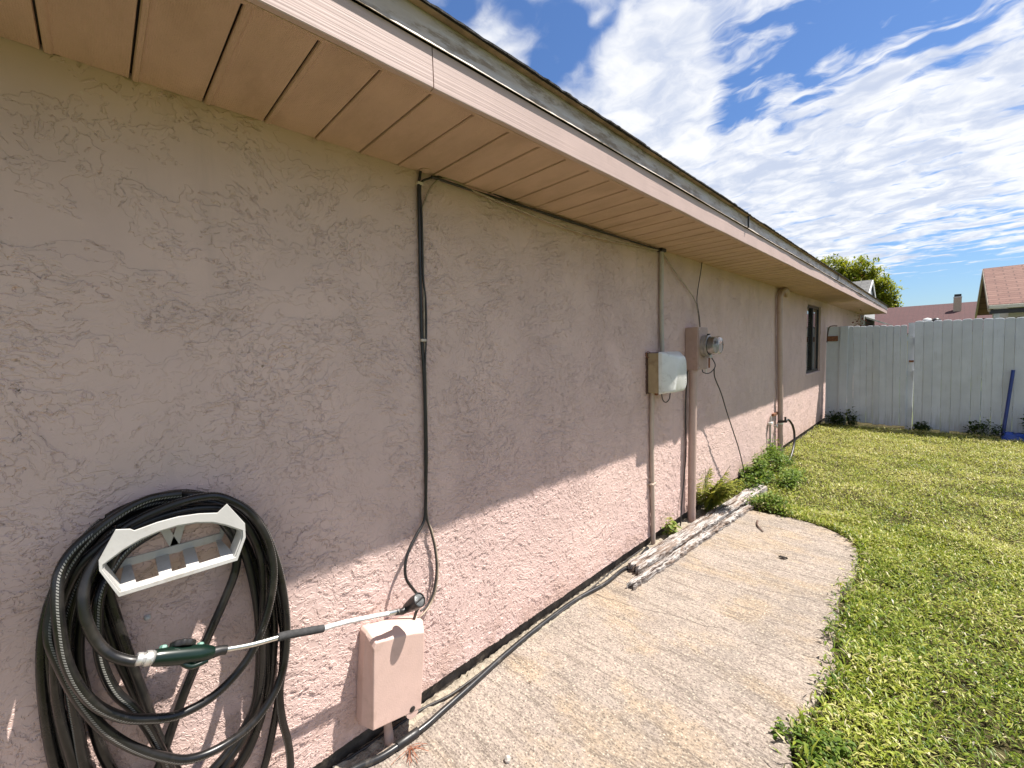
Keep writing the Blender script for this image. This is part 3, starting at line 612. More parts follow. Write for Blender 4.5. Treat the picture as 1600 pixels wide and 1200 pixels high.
# ---------------------------------------------------------------- fence and gate at the end of the yard
FY = 10.35
def picket(parent, x0, x1, ztop, zbot, y=FY, lean=0., th=.018):
    mb = MB(); w = x1 - x0; n = 7; poly = [(x0 + lean * (zbot - 1), zbot), (x1 + lean * (zbot - 1), zbot)]
    r = w * .42
    for i in range(n + 1):
        a = math.pi * i / n * 1.0
        poly.append((x0 + w / 2 + w / 2 * math.cos(a) + lean * (ztop - 1), ztop - r * .55 + r * .55 * math.sin(a) ** .7))
    yy = y + rng.uniform(-.006, .006)
    return mb.prism(poly, lambda u, v, dd: (u, dd, v), yy, yy + th).build('picket', M_FENCE, parent, bevel=.0045, seg=1)
gate = thing('gate', 'white wooden board gate sagging slightly, left of the fence gap', 'gate', (.8, FY, 0))
x = .365; i = 0
while x < 1.205:
    w = .0945 + rng.uniform(-.004, .004); gap = rng.choice([.0006, .001, .0018, .005], p=[.4, .25, .2, .15])
    picket(gate, x + gap / 2, x + w - gap / 2, 1.895 - .036 * (x - .35) + rng.uniform(-.006, .006), .055 - .035 * (x - .35) + rng.uniform(-.015, .01), lean=-.014); x += w
for z in (.32, 1.0, 1.62): MB().box((.37, FY + .022, z - .04), (1.22, FY + .06, z + .04)).build('rail', M_FENCE, gate)
filler = thing('fence_post', 'white fence post and filler board between wall and gate', 'post', (.17, FY, 0))
MB().box((.035, FY - .005, -.03), (.243, FY + .015, 1.9)).build('filler_board', M_FENCE, filler)
MB().box((.246, FY - .03, -.03), (.375, FY - .008, 1.90)).build('post', M_FENCE, filler, bevel=.006)
MB().box((.05, FY - .022, 1.62), (.215, FY - .006, 1.72)).build('rusty_strap', M_RUST, filler)
tube = MB().tube([(.04, FY - .012, 1.60), (.06, FY - .012, 1.85), (.10, FY - .012, 1.915), (.2, FY - .012, 1.915)], .009, 8); tube.build('edge_trim', M_TWIG, filler, smooth=40)
fence = thing('fence', 'white board fence with scalloped picket tops at the end of the yard', 'fence', (3, FY, 0))
x = 1.305; i = 0
while x < 6.4:
    w = .115 + rng.uniform(-.003, .003); gap = rng.choice([.0005, .001, .002, .0045], p=[.4, .3, .15, .15])
    picket(fence, x + gap / 2, x + w - gap / 2, 1.925 - .024 * (x - 1.3) + rng.uniform(-.007, .007), .0 + rng.uniform(-.03, .02), y=FY - .03, lean=-.012); x += w
for z in (.35, 1.0, 1.6): MB().box((1.31, FY - .008, z - .04), (6.4, FY + .03, z + .04)).build('rail', M_FENCE, fence)
for xx in (1.212, 3.7, 6.2):
    p = MB().box((xx, FY + .035, -.05), (xx + .09, FY + .12, 1.9)).build('post', M_FENCE, fence)
lt = MB().box((1.236, FY - .045, 1.20), (1.30, FY - .034, 1.235)); lt.build('latch', M_RUST, fence)
vent = thing('vent_pipe', 'white capped pipe sticking up just behind the fence at the gate', 'pipe', (1.42, 10.9, 0))
MB().rod((1.42, 10.9, 0), (1.42, 10.9, 1.90), .03).build('pipe', M_WHITE, vent, smooth=40)
MB().lathe((1.44, 10.9, 1.89), (0, 0, 1), [(0, .035), (.02, .06), (.06, .065), (.085, .05), (.1, .0)], 16).build('cap', M_WHITE, vent, smooth=50)
ball = MB().lathe((1.555, 10.9, 1.86), (0, 0, 1), [(0, .02), (.02, .06), (.05, .07), (.09, .06), (.115, .03), (.12, 0)], 18); ball.rod((1.555, 10.9, -.05), (1.555, 10.9, 1.87), .022)
tag(ball.build('post_lamp', M_BLACK, smooth=50), 'black rounded post top peeking over the fence beside the white cap', 'post')
pole = MB(); pole.rod((2.36, 10.15, .03), (2.44, 10.27, 1.07), .021, 14)
tag(pole.build('blue_pole', M_BLUEPOLE, smooth=40), 'dark blue pole leaning upright against the white fence', 'pole')
mb = MB(); nx, ny = 26, 14
for j in range(ny):
    for i in range(nx):
        u, v = i / (nx - 1), j / (ny - 1); e = min(u, 1 - u, v, 1 - v); x = 2.33 + u * 1.0 + .03 * noise.noise((v * 4, 2, 1)); y = 9.88 + v * .4 + .03 * noise.noise((u * 5, 1, 1))
        mb.v.append(Vector((x, y, -.01 + (.02 if e < .02 else .085 + .05 * noise.noise((u * 6, v * 4, 0)) + .04 * noise.noise((u * 15, v * 9, 3))))))
mb.f = [(j * nx + i, j * nx + i + 1, (j + 1) * nx + i + 1, (j + 1) * nx + i) for j in range(ny - 1) for i in range(nx - 1)]
tag(mb.build('blue_tarp', M_TARP, fix=False, smooth=35), 'crumpled blue plastic sheet lying at the foot of the fence', 'tarp')

# measured positions, in metres (wall face is x = 0, ground is z = 0)
HOSE = [[(0.02,0.2028,1.1326),(0.035,0.1279,1.1862),(0.05,0.0521,1.1911),(0.07,-0.0134,1.1717),(0.088,-0.0699,1.134),(0.1,-0.1004,1.0865),(0.115,-0.1087,1.0334),(0.125,-0.1099,0.9638),(0.13,-0.1057,0.8764),(0.132,-0.089,0.7977),(0.132,-0.0604,0.7275),(0.132,-0.0188,0.6712),(0.132,0.0272,0.6354),(0.13,0.0878,0.6044),(0.128,0.1616,0.6037),(0.125,0.2254,0.6326),(0.122,0.2819,0.6865),(0.12,0.326,0.7767),(0.115,0.3526,0.8692),(0.105,0.358,0.9539),(0.1,0.3399,1.0442),(0.1,0.2997,1.1243),(0.105,0.2388,1.1833),(0.105,0.1888,1.1968),(0.1,0.1217,1.1904),(0.085,0.0484,1.1652),(0.075,-0.0122,1.126),(0.07,-0.0655,1.0813),(0.065,-0.1005,1.0095),(0.06,-0.1197,0.9259),(0.055,-0.1305,0.8249),(0.05,-0.1325,0.7176),(0.05,-0.1222,0.5958),(0.05,-0.1068,0.4735),(0.05,-0.0782,0.3571)],[(0.172,0.02,0.8243),(0.165,0.0013,0.8332),(0.155,-0.0285,0.8604),(0.145,-0.0497,0.9012),(0.14,-0.0639,0.9604),(0.13,-0.066,1.0142),(0.115,-0.0571,1.0554),(0.1,-0.0354,1.0931),(0.085,-0.008,1.121),(0.08,0.0474,1.1483),(0.08,0.1163,1.1621),(0.08,0.1898,1.1589),(0.08,0.2555,1.1322),(0.08,0.3033,1.0625),(0.08,0.3311,0.9638),(0.08,0.3339,0.8471),(0.075,0.3223,0.7083),(0.07,0.3132,0.5753),(0.065,0.2948,0.4728),(0.06,0.2551,0.3854),(0.06,0.2043,0.3298),(0.06,0.1498,0.2815),(0.06,0.0931,0.2479)],[(0.085,0.147,1.2143),(0.08,0.0726,1.2154),(0.08,-0.0036,1.18),(0.08,-0.0596,1.1279),(0.085,-0.0988,1.0614),(0.09,-0.1229,0.9857),(0.1,-0.129,0.9243),(0.108,-0.1158,0.8515),(0.113,-0.1,0.7806),(0.117,-0.0754,0.7049),(0.118,-0.0486,0.6404),(0.118,-0.0065,0.5689),(0.118,0.0445,0.5048),(0.118,0.1005,0.4533),(0.115,0.1697,0.4307),(0.11,0.2476,0.4362),(0.105,0.3059,0.4687),(0.1,0.3505,0.5228),(0.095,0.3768,0.5952),(0.09,0.3901,0.7067),(0.085,0.3844,0.8612),(0.085,0.3515,1.0238),(0.09,0.3049,1.1203),(0.09,0.25,1.1708),(0.088,0.1971,1.1959),(0.06,0.1492,1.2053)],[(0.03,-0.0179,1.1689),(0.03,-0.0783,1.0989),(0.03,-0.1224,1.0051),(0.03,-0.1433,0.9237),(0.03,-0.1522,0.8502),(0.03,-0.1565,0.7607),(0.03,-0.1559,0.647),(0.03,-0.149,0.5402),(0.03,-0.132,0.4435),(0.035,-0.0805,0.3247),(0.035,-0.0076,0.2139),(0.035,0.077,0.1445),(0.03,0.1755,0.1189),(0.03,0.2516,0.1323),(0.03,0.3038,0.2065),(0.03,0.3422,0.3315),(0.03,0.3692,0.4492),(0.03,0.3884,0.564),(0.03,0.3926,0.6871),(0.03,0.3792,0.8341),(0.03,0.3507,0.9655),(0.03,0.3092,1.0877),(0.03,0.2346,1.1612),(0.03,0.1525,1.2022),(0.03,0.0642,1.2005),(0.03,-0.0179,1.1689)],[(0.032,-0.0093,1.1565),(0.032,-0.0705,1.0833),(0.032,-0.1128,0.9885),(0.032,-0.1349,0.8942),(0.032,-0.1396,0.8045),(0.032,-0.136,0.6818),(0.032,-0.1245,0.5435),(0.032,-0.1052,0.437),(0.037,-0.0554,0.3337),(0.037,0.0163,0.2483),(0.037,0.0934,0.2126),(0.032,0.1558,0.2134),(0.032,0.2256,0.2679),(0.032,0.2875,0.3529),(0.032,0.3358,0.471),(0.032,0.3593,0.5989),(0.032,0.3683,0.735),(0.032,0.353,0.8972),(0.032,0.3197,1.0437),(0.032,0.2455,1.1389),(0.032,0.1508,1.1822),(0.032,0.0629,1.1835),(0.032,-0.0093,1.1565)],[(0.055,0.0039,1.1451),(0.055,-0.053,1.0712),(0.055,-0.0923,0.9624),(0.055,-0.1062,0.8639),(0.055,-0.1072,0.7646),(0.055,-0.1032,0.6402),(0.055,-0.0977,0.5328),(0.06,-0.0727,0.4323),(0.06,-0.0197,0.3516),(0.06,0.0458,0.3037),(0.055,0.1094,0.3022),(0.055,0.1731,0.3333),(0.055,0.2283,0.3757),(0.055,0.2812,0.4455),(0.055,0.3025,0.5306),(0.055,0.3149,0.6517),(0.055,0.3158,0.8033),(0.055,0.2957,0.9687),(0.055,0.2576,1.0939),(0.055,0.1817,1.1625),(0.055,0.0817,1.1731),(0.055,0.0039,1.1451)],[(0.03,0.0077,1.1228),(0.03,-0.0418,1.0378),(0.03,-0.0784,0.918),(0.03,-0.0906,0.8155),(0.03,-0.0856,0.7301),(0.03,-0.0716,0.5733),(0.03,-0.0542,0.4812),(0.035,-0.0223,0.371),(0.035,0.0514,0.2709),(0.035,0.1259,0.2406),(0.03,0.1855,0.2635),(0.03,0.2434,0.2702),(0.03,0.2953,0.3549),(0.03,0.3279,0.457),(0.03,0.3405,0.5906),(0.03,0.3398,0.7476),(0.03,0.3141,0.9536),(0.03,0.2672,1.0681),(0.03,0.1836,1.1407),(0.03,0.0925,1.1491),(0.03,0.0077,1.1228)],[(0.06,0.3027,1.0893),(0.06,0.351,0.9749),(0.06,0.3849,0.8172),(0.06,0.3951,0.6818),(0.06,0.3836,0.5645),(0.062,0.3616,0.4724),(0.065,0.3615,0.3677),(0.065,0.3744,0.2689),(0.065,0.3748,0.1776),(0.06,0.3557,0.079),(0.055,0.2895,0.0314),(0.055,0.1994,0.0505)],[(0.05,0.0476,1.1294),(0.05,-0.001,1.0769),(0.05,-0.0214,0.9957),(0.05,-0.0106,0.8937),(0.05,0.0082,0.7632),(0.05,0.0278,0.6421),(0.05,0.0461,0.5253),(0.05,0.0672,0.4336),(0.05,0.0996,0.3222),(0.05,0.1465,0.2107)],[(0.05,0.2395,1.0981),(0.05,0.2729,1.0157),(0.05,0.2689,0.9366),(0.05,0.2392,0.8602),(0.05,0.184,0.751),(0.05,0.1414,0.6642),(0.05,0.1031,0.5788),(0.05,0.065,0.4814),(0.05,0.0384,0.4171),(0.05,-0.008,0.3636),(0.05,-0.0636,0.3589)],[(0.02,0.0903,1.1069),(0.035,0.0241,1.0767),(0.055,-0.0194,1.0241),(0.072,-0.0411,0.9725),(0.08,-0.0495,0.8727),(0.085,-0.0458,0.7988),(0.095,-0.028,0.7253),(0.1,0.0013,0.6643),(0.098,0.0264,0.5927),(0.09,0.047,0.5069),(0.085,0.0678,0.4125),(0.08,0.1005,0.3052)],[(0.03,0.0004,1.0906),(0.03,-0.03,1.0055),(0.03,-0.036,0.925),(0.03,-0.0206,0.8047),(0.03,-0.0021,0.715),(0.03,0.0176,0.6293),(0.03,0.0425,0.5298),(0.03,0.0568,0.4194),(0.03,0.0606,0.3145)]]
WAND = [(0.172,0.0198,0.8302),(0.172,0.0506,0.8183),(0.17,0.1724,0.7648),(0.17,0.1948,0.7583),(0.166,0.2748,0.7311),(0.16,0.3735,0.7079),(0.15,0.4851,0.6685),(0.14,0.577,0.644),(0.125,0.773,0.5807),(0.12,0.8098,0.5746),(0.13,0.8432,0.5985)]
FND = [(0.0026,2.9535,0.012),(0.0104,2.5385,0.012),(0.0358,2.0812,0.012),(0.0396,1.6256,0.012),(0.0543,1.2785,0.012),(0.0542,1.061,0.012),(0.026,0.9231,0.012),(0.018,0.7414,0.012),(0.014,0.6323,0.012),(0.0053,0.5341,0.012)]
PIPE = [(0.0509,0.3008,0.014),(0.0674,0.5701,0.014),(0.1037,0.6963,0.014),(0.1115,0.8684,0.014),(0.1021,0.9733,0.014),(0.0833,1.1521,0.014),(0.0523,1.414,0.014),(0.0333,1.7141,0.014),(0.0312,2.0537,0.014),(0.0634,2.3326,0.014),(0.0555,2.5501,0.014),(0.0676,2.708,0.014),(0.0276,2.9992,0.014)]
CAB = {'A':[(0.02,1.0511,2.3903),(0.016,1.0454,2.3555),(0.014,1.0378,2.3091),(0.014,1.0338,2.18),(0.014,1.028,2.0172),(0.014,1.0237,1.8806),(0.014,1.018,1.6596),(0.014,1.0201,1.5198),(0.014,1.0174,1.3501),(0.014,1.0083,1.1221),(0.014,0.9973,0.9212),(0.018,0.9811,0.854),(0.03,0.932,0.8097),(0.045,0.8825,0.7608),(0.055,0.8585,0.709),(0.06,0.8585,0.6551),(0.06,0.8862,0.6013),(0.06,0.9119,0.5558),(0.055,0.916,0.5144),(0.05,0.9015,0.4844),(0.045,0.8936,0.4571)],'B':[(0.02,3.2187,2.3696),(0.02,2.5824,2.3613),(0.02,2.1479,2.3609),(0.02,1.7966,2.364),(0.02,1.4219,2.3837),(0.02,1.2644,2.3862),(0.018,1.165,2.3837),(0.016,1.0907,2.3567),(0.012,1.049,2.3178),(0.012,1.0481,2.1833),(0.012,1.041,1.9373),(0.012,1.0481,1.8275),(0.012,1.0437,1.6878),(0.012,1.028,1.5193),(0.012,1.0193,1.1774),(0.012,1.0003,0.8906),(0.015,1.0144,0.8132),(0.02,1.03,0.7199),(0.025,1.0314,0.6157),(0.03,1.0057,0.5229),(0.035,0.9696,0.4813),(0.04,0.9296,0.4726)],'C':[(0.03,3.1982,2.3548),(0.03,2.5652,2.3223),(0.032,2.1301,2.313),(0.032,1.8901,2.3203),(0.03,1.5865,2.3402),(0.026,1.3348,2.3611),(0.022,1.2077,2.3796),(0.022,1.1546,2.3714),(0.018,1.1079,2.3333),(0.014,1.0744,2.2749),(0.01,1.0501,2.1977),(0.01,1.0499,2.0756),(0.01,1.0426,1.8827),(0.01,1.0336,1.6598),(0.01,1.0328,1.4623),(0.01,1.0206,1.1769),(0.01,1.0049,0.8887),(0.018,1.0217,0.7968),(0.02,1.0391,0.6956),(0.022,1.0394,0.5963),(0.028,1.0171,0.5171),(0.03,0.9859,0.4717),(0.035,0.9481,0.4528),(0.035,0.928,0.4448)],'D':[(0.03,3.2415,2.3562),(0.02,3.3514,2.323),(0.02,3.5284,2.225),(0.02,3.7867,2.1025),(0.03,3.916,2.0084),(0.05,3.9382,1.8922),(0.06,3.9423,1.7698)],'E':[(0.02,4.103,2.3829),(0.02,4.0582,2.2542),(0.02,3.9992,2.1025),(0.03,3.9594,1.9996),(0.055,3.9401,1.8918),(0.065,3.9442,1.7695)],'F':[(0.16,3.9328,1.5057),(0.17,4.0136,1.4333),(0.17,3.9984,1.3873),(0.15,3.9309,1.35),(0.12,3.8766,1.3584),(0.11,3.8733,1.3874)],'G':[(0.17,3.9984,1.3873),(0.15,4.0711,1.3005),(0.12,4.325,1.127),(0.12,4.4884,0.9175),(0.12,4.682,0.6913),(0.12,4.8474,0.4913),(0.12,4.979,0.2955),(0.12,5.0248,0.2063)],'I':[(0.04,3.7238,1.3773),(0.02,3.7297,1.0318),(0.02,3.7424,0.6797),(0.02,3.7004,0.4234),(0.03,3.6222,0.1812),(0.04,3.5718,-0.0114)],'tap':[(0.13,6.7673,0.5211),(0.15,6.8514,0.5296),(0.17,6.9824,0.4401),(0.18,7.0559,0.3191),(0.19,7.0173,0.178),(0.2,6.8288,0.0486),(0.2,6.6204,-0.0354)]}
PEB= (0.466, 1.0271, 0.008)
NDL= (0.1478, 0.7843, 0.002)

# ---------------------------------------------------------------- hose hanger and hose
HX = .14
yz = lambda u, v, dd: (dd, u, v)
hg = thing('hose_hanger', 'grey plastic hose hanger with arched front screwed to the stucco wall', 'hose hanger', (0, .125, .98))
OUT = [(-.033, 1.076), (-.032, 1.102), (.004, 1.170), (.031, 1.163), (.039, 1.156), (.085, 1.164), (.130, 1.166), (.175, 1.161), (.212, 1.152), (.219, 1.150), (.244, 1.170), (.285, 1.098), (.284, 1.055), (.258, .992), (.125, .993), (-.003, .994)]
INN = [(-.027, 1.076), (-.026, 1.088), (.012, 1.113), (.036, 1.124), (.050, 1.130), (.088, 1.139), (.127, 1.142), (.168, 1.138), (.205, 1.127), (.215, 1.122), (.240, 1.107), (.278, 1.078), (.277, 1.058), (.254, 1.004), (.125, 1.005), (.000, 1.006)]
mb = MB(); n = len(OUT)
for X in (HX - .005, HX): mb.v += [Vector((X, a, b)) for a, b in OUT] + [Vector((X, a, b)) for a, b in INN]
for i in range(n):
    j = (i + 1) % n
    mb.f += [(2 * n + i, 2 * n + j, 3 * n + j, 3 * n + i), (i, n + i, n + j, j), (i, j, 2 * n + j, 2 * n + i), (n + i, 3 * n + i, 3 * n + j, n + j)]
mb.build('front_flange', M_HANGER, hg, bevel=.0012)
def strip(parent, name, pts, x0, x1, th, M, inward):
    """bent sheet that follows a y-z polyline, from x0 to x1"""
    mb = MB(); n = len(pts)
    for X in (x0, x1):
        for k, s_ in ((0, 0), (1, 1)):
            for i, (a, b) in enumerate(pts):
                c = Vector((inward[0] - a, inward[1] - b)).normalized() * th * s_; mb.v.append(Vector((X, a + c.x, b + c.y)))
    for i in range(n - 1):
        mb.f += [(i, i + 1, 2 * n + i + 1, 2 * n + i), (n + i, 3 * n + i, 3 * n + i + 1, n + i + 1), (i, n + i, n + i + 1, i + 1), (2 * n + i, 2 * n + i + 1, 3 * n + i + 1, 3 * n + i)]
    mb.f += [(0, 2 * n, 3 * n, n), (n - 1, 2 * n - 1, 4 * n - 1, 3 * n - 1)]
    return mb.build(name, M, parent, smooth=40)
strip(hg, 'saddle', INN[1:12], .004, HX - .0055, .004, M_HANGER, (.125, 1.0))
strip(hg, 'side_wall', [INN[1], INN[0], INN[15]], .075, HX - .0055, .004, M_HANGER, (.125, 1.05))
strip(hg, 'side_wall', [INN[11], INN[12], INN[13]], .075, HX - .0055, .004, M_HANGER, (.125, 1.05))
mb = MB()   # shelf: front lip and four spokes sloping back to the wall plate
def shelf(y0f, y1f, y0b, y1b, xf, xb):
    zf = lambda X: 1.0245 - (X - .012) * .16
    mb.add([(xb, y0b, zf(xb)), (xf, y0f, zf(xf)), (xf, y1f, zf(xf)), (xb, y1b, zf(xb)), (xb, y0b, zf(xb) - .005), (xf, y0f, zf(xf) - .005), (xf, y1f, zf(xf) - .005), (xb, y1b, zf(xb) - .005)], [(0, 1, 2, 3), (7, 6, 5, 4), (0, 4, 5, 1), (2, 6, 7, 3), (1, 5, 6, 2), (0, 3, 7, 4)])
shelf(.001, .253, .001, .253, HX - .0055, .112)
for a, b, c, e in ((.000, .033, .012, .029), (.080, .108, .081, .112), (.140, .170, .144, .173), (.222, .254, .228, .241)): shelf(a, b, c, e, .1115, .010)
mb.build('shelf', M_HANGER, hg, bevel=.0008)
mb = MB()   # wall plate: bottom rib, centre V, upper arch, ends
mb.box((.003, .005, 1.021), (.0095, .245, 1.044))
for a, b in ((.127, .098), (.127, .156)): mb.prism([(a - .012, 1.0445), (a + .012, 1.0445), (b + .010, 1.128), (b - .010, 1.128)], yz, .0035 if b < .127 else .004, .009)
mb.prism([(-.012, 1.085), (.05, 1.117), (.127, 1.129), (.21, 1.114), (.262, 1.075), (.262, 1.066), (.21, 1.104), (.127, 1.118), (.05, 1.106), (-.012, 1.075)], yz, .003, .0085)
mb.prism([(.005, 1.0205), (.019, 1.0205), (.004, 1.076), (-.012, 1.074)], yz, .0025, .0082); mb.prism([(.231, 1.0205), (.245, 1.0205), (.262, 1.066), (.248, 1.068)], yz, .0025, .0082)
mb.build('back_plate', M_HANGER, hg, bevel=.001)
screw = MB().lathe((0, .052, .852), (1, 0, 0), [(0, .008), (.006, .008), (.010, .005), (.011, 0)], 14)
tag(screw.build('screw_head', M_HANGER, smooth=50), 'painted screw head on the wall below the hose hanger', 'screw')

hose = MB(); tw = [-.9, 1.2, -1.3, .4, 2.2, -.4, 3.0, -.2, 2.6, 1.8, -.75, 3.0]; sp = [1.1, .6, .9, .8, -.7, .9, .5, .6, .4, .6, .3, .4]
for i, P in enumerate(HOSE):
    closed = len(P) > 20 and P[0] == P[-1]
    hose.tube(P[:-1] if closed else P, .0122, 14, closed=closed, smooth=7, twist=tw[i % 12], spin=sp[i % 12], uv=True)
tag(hose.build('garden_hose', M_HOSE, smooth=60), 'black garden hose with grey dashed stripe coiled over the wall hanger', 'hose')

wand = thing('watering_wand', 'watering wand with dark green grip, foam sleeve and black round head', 'watering wand', (.15, .4, .57))
Wp = [Vector(p) for p in WAND]
ax = (Wp[2] - Wp[1]).normalized()
MB().lathe(Wp[0] + ax * -.004, ax, [(0, .0125), (.002, .0155), (.012, .0155), (.0125, .0140), (.014, .0155), (.017, .0140), (.019, .0185), (.030, .0185), (.031, .016), (.034, .018), (.040, .015)], 20).build('hose_coupling', M_ALU, wand, smooth=30)
hb = MB(); hb.tube([Wp[0] + ax * .034, Wp[0] + ax * .05, Wp[0] + ax * .085, Wp[0] + ax * .125, Wp[0] + ax * .16, Wp[0] + ax * .178], lambda t: .0195 + .004 * math.sin(t * 3.0) - .0085 * max(0, t - .7) / .3, 20, smooth=5)
grip = hb.build('grip', M_GREEN, wand, smooth=50)
up = (Vector((-.75, 0, 1)) - ax * ax.dot(Vector((.35, 0, 1)))).normalized()
c0 = Wp[0] + ax * .093 + up * .018
kn = MB(); prof = [(0, .026), (.004, .029), (.013, .029), (.016, .026), (.017, 0)]
kn.lathe(c0, up, prof, 40)
for i, v in enumerate(kn.v):
    a = (i % 40) / 40 * 2 * math.pi; d_ = v - c0; r_ = d_ - up * d_.dot(up); kn.v[i] = v + r_ * (.05 * math.cos(a * 9))
kn.build('dial', M_BLACK, grip, smooth=40)
for s_ in (-.043, .043):
    e = MB(); p = c0 + ax * s_; e.lathe(p - up * .004, up, [(0, .010), (.012, .009), (.014, .006)], 6); e.build('dial_stop', M_MINT, grip)
tg = MB(); tg.tube([Wp[0] + ax * .10 - up * .018, Wp[0] + ax * .125 - up * .030, Wp[0] + ax * .16 - up * .018], .007, 10); tg.build('trigger', M_GREEN, grip, smooth=50)
MB().tube([Wp[0] + ax * .172, Wp[3], Wp[3] + ax * .014], [.0155, .013, .0125], 16, smooth=1).build('collar', M_BLACK, wand, smooth=40)
MB().tube([Wp[3], Wp[4], Wp[5], Wp[6]], .0075, 14, smooth=4).build('tube', M_STEEL, wand, smooth=50)
MB().tube([Wp[4] + (Wp[5] - Wp[4]) * .7, Wp[5], Wp[6]], .0125, 16, smooth=4).build('foam_sleeve', M_FOAM, wand, smooth=50)
MB().tube([Wp[6], Wp[7], Wp[8]], .0082, 14, smooth=5).build('taped_tube', M_FOIL, wand, smooth=50)
MB().tube([Wp[8] - (Wp[8] - Wp[7]).normalized() * .04, Wp[8] + (Wp[9] - Wp[8]) * .2], .0105, 14, smooth=1).build('ferrule', M_STEEL, wand, smooth=40)
hd = Vector((.74, .28, .60)).normalized(); hc = Vector((.118, .832, .572))
neck = MB().tube([Wp[8] - (Wp[8] - Wp[7]).normalized() * .008, Vector((.117, .80, .565)), hc, hc + hd * .03], [.012, .013, .017, .022], 16, smooth=1); neck.build('neck', M_BLACK, wand, smooth=50)
sh = MB().lathe(hc + hd * .012, hd, [(-.03, .018), (.0, .024), (.02, .0265), (.022, .028), (.058, .0285), (.0585, .025), (.054, .0245)], 28).build('spray_head', M_BLACK, wand, smooth=40)
MB().lathe(hc + hd * .060, hd, [(0, .0245), (.006, .0240), (.0085, .018), (.009, 0)], 24).build('spray_face', M_LENS, sh, smooth=40)
s2 = hd.cross(Vector((0, 0, 1))).normalized()
b = MB(); b.tube([hc + hd * .069 - s2 * .024, hc + hd * .071, hc + hd * .069 + s2 * .024], .0035, 8, smooth=1); b.build('spray_bar', M_BLACK, sh, smooth=40)

# ---------------------------------------------------------------- pink utility box
ub = thing('utility_box', 'pink painted cable box low on the wall with a round hole in its bottom lip', 'utility box', (.06, .79, .1))
FR = [(.655, .150), (.655 + .01, .30), (.676, .470), (.686, .490), (.730, .478), (.79, .464), (.85, .445), (.900, .424), (.893, .33), (.878, .2), (.866, .105), (.76, .128)]
BK = [(.634, .150), (.650, .33), (.672, .505), (.684, .515), (.735, .501), (.80, .486), (.87, .463), (.930, .440), (.924, .33), (.905, .2), (.892, .092), (.76, .122)]
mb = MB(); n = len(FR)
lay = [(.004, BK), (.055, BK), (.098, [(a * .25 + c * .75, b_ * .25 + e * .75) for (a, b_), (c, e) in zip(BK, FR)]), (.112, FR)]
for X, L in lay: mb.v += [Vector((X, a, b_)) for a, b_ in L]
for k in range(3):
    for i in range(n): j = (i + 1) % n; mb.f.append((k * n + i, k * n + j, (k + 1) * n + j, (k + 1) * n + i))
mb.f += [tuple(range(n)), tuple(range(3 * n, 4 * n))]
mb.build('cover', M_COVER, ub, bevel=.004, seg=3)
mb = MB(); mb.lathe((.1135, .826, .128), (1, 0, -.15), [(-.003, .0125), (.0005, .0125), (.0012, .0105), (.0012, 0)], 20); mb.build('cable_hole', M_BLACK, ub, smooth=30)
MB().prism([(.800, .122), (.853, .112), (.853, .098), (.84, .086), (.815, .088), (.800, .106)], yz, .105, .1105).build('bottom_lip', M_COVER, ub)
MB().tube([(.05, .745, .14), (.05, .745, .07), (.052, .748, -.02)], [.017, .017, .022], 14, smooth=1).build('conduit_stub', M_PINKPIPE, ub, smooth=40)

# ---------------------------------------------------------------- cables
def cable(name, pts, r, M, label, cat='cable', clips=(), n=8):
    o = MB().tube(pts, r, n, smooth=6).build(name, M, smooth=60); tag(o, label, cat)
    if clips:
        L = o.location.copy()
        for c in clips:
            mb = MB(); mb.box((.0, c[0] - .010, c[1] - .006), (.022, c[0] + .016, c[1] + .006)); k = mb.build('cable_clip', M_WHITECABLE, o, bevel=.002)
    return o
cable('black_cable', CAB['A'], .0065, M_BLACK, 'thick black cable running down the wall and looping beside the spray head', clips=((1.042, 2.325), (1.022, 1.655)))
cable('black_cable', CAB['B'], .0048, M_DUSTBLACK, 'thin dark cable along the eave that drops down to the pink box')
cable('pale_cable', CAB['C'], .0042, M_TANCABLE, 'pale tan cable along the eave beside the dark one and down to the pink box')
cable('eave_cable', [(.022, 1.10, 2.366), (.024, 1.4, 2.362), (.025, 2.0, 2.366), (.025, 2.6, 2.362), (.028, 3.22, 2.362)], .006, M_DUSTBLACK, 'short thick black cable tucked in the corner of wall and soffit')
cable('tan_wire', CAB['D'], .0048, M_TANCABLE, 'tan wire slanting from the conduit top to the meter box', 'wire')
cable('dark_wire', CAB['E'], .004, M_DUSTBLACK, 'thin dark wire dropping from soffit to the meter box', 'wire')
cable('foundation_cable', FND, .006, M_DUSTBLACK, 'thin black cable lying along the foot of the wall')
cable('ground_wire', CAB['I'], .006, M_DUSTBLACK, 'dark wire running down beside the fat pink riser pipe', 'wire')
cable('meter_wire', CAB['G'], .0055, M_DUSTBLACK, 'black wire hanging from the meter loop down to the weeds', 'wire')
es = MB().lathe((.03, 1.064, 2.3795), (0, 0, -1), [(0, .024), (.003, .024), (.005, .018), (.005, .009)], 20); tag(es.build('cable_grommet', M_SOFFIT, smooth=40), 'small round brown grommet on the soffit above the black cable', 'grommet')

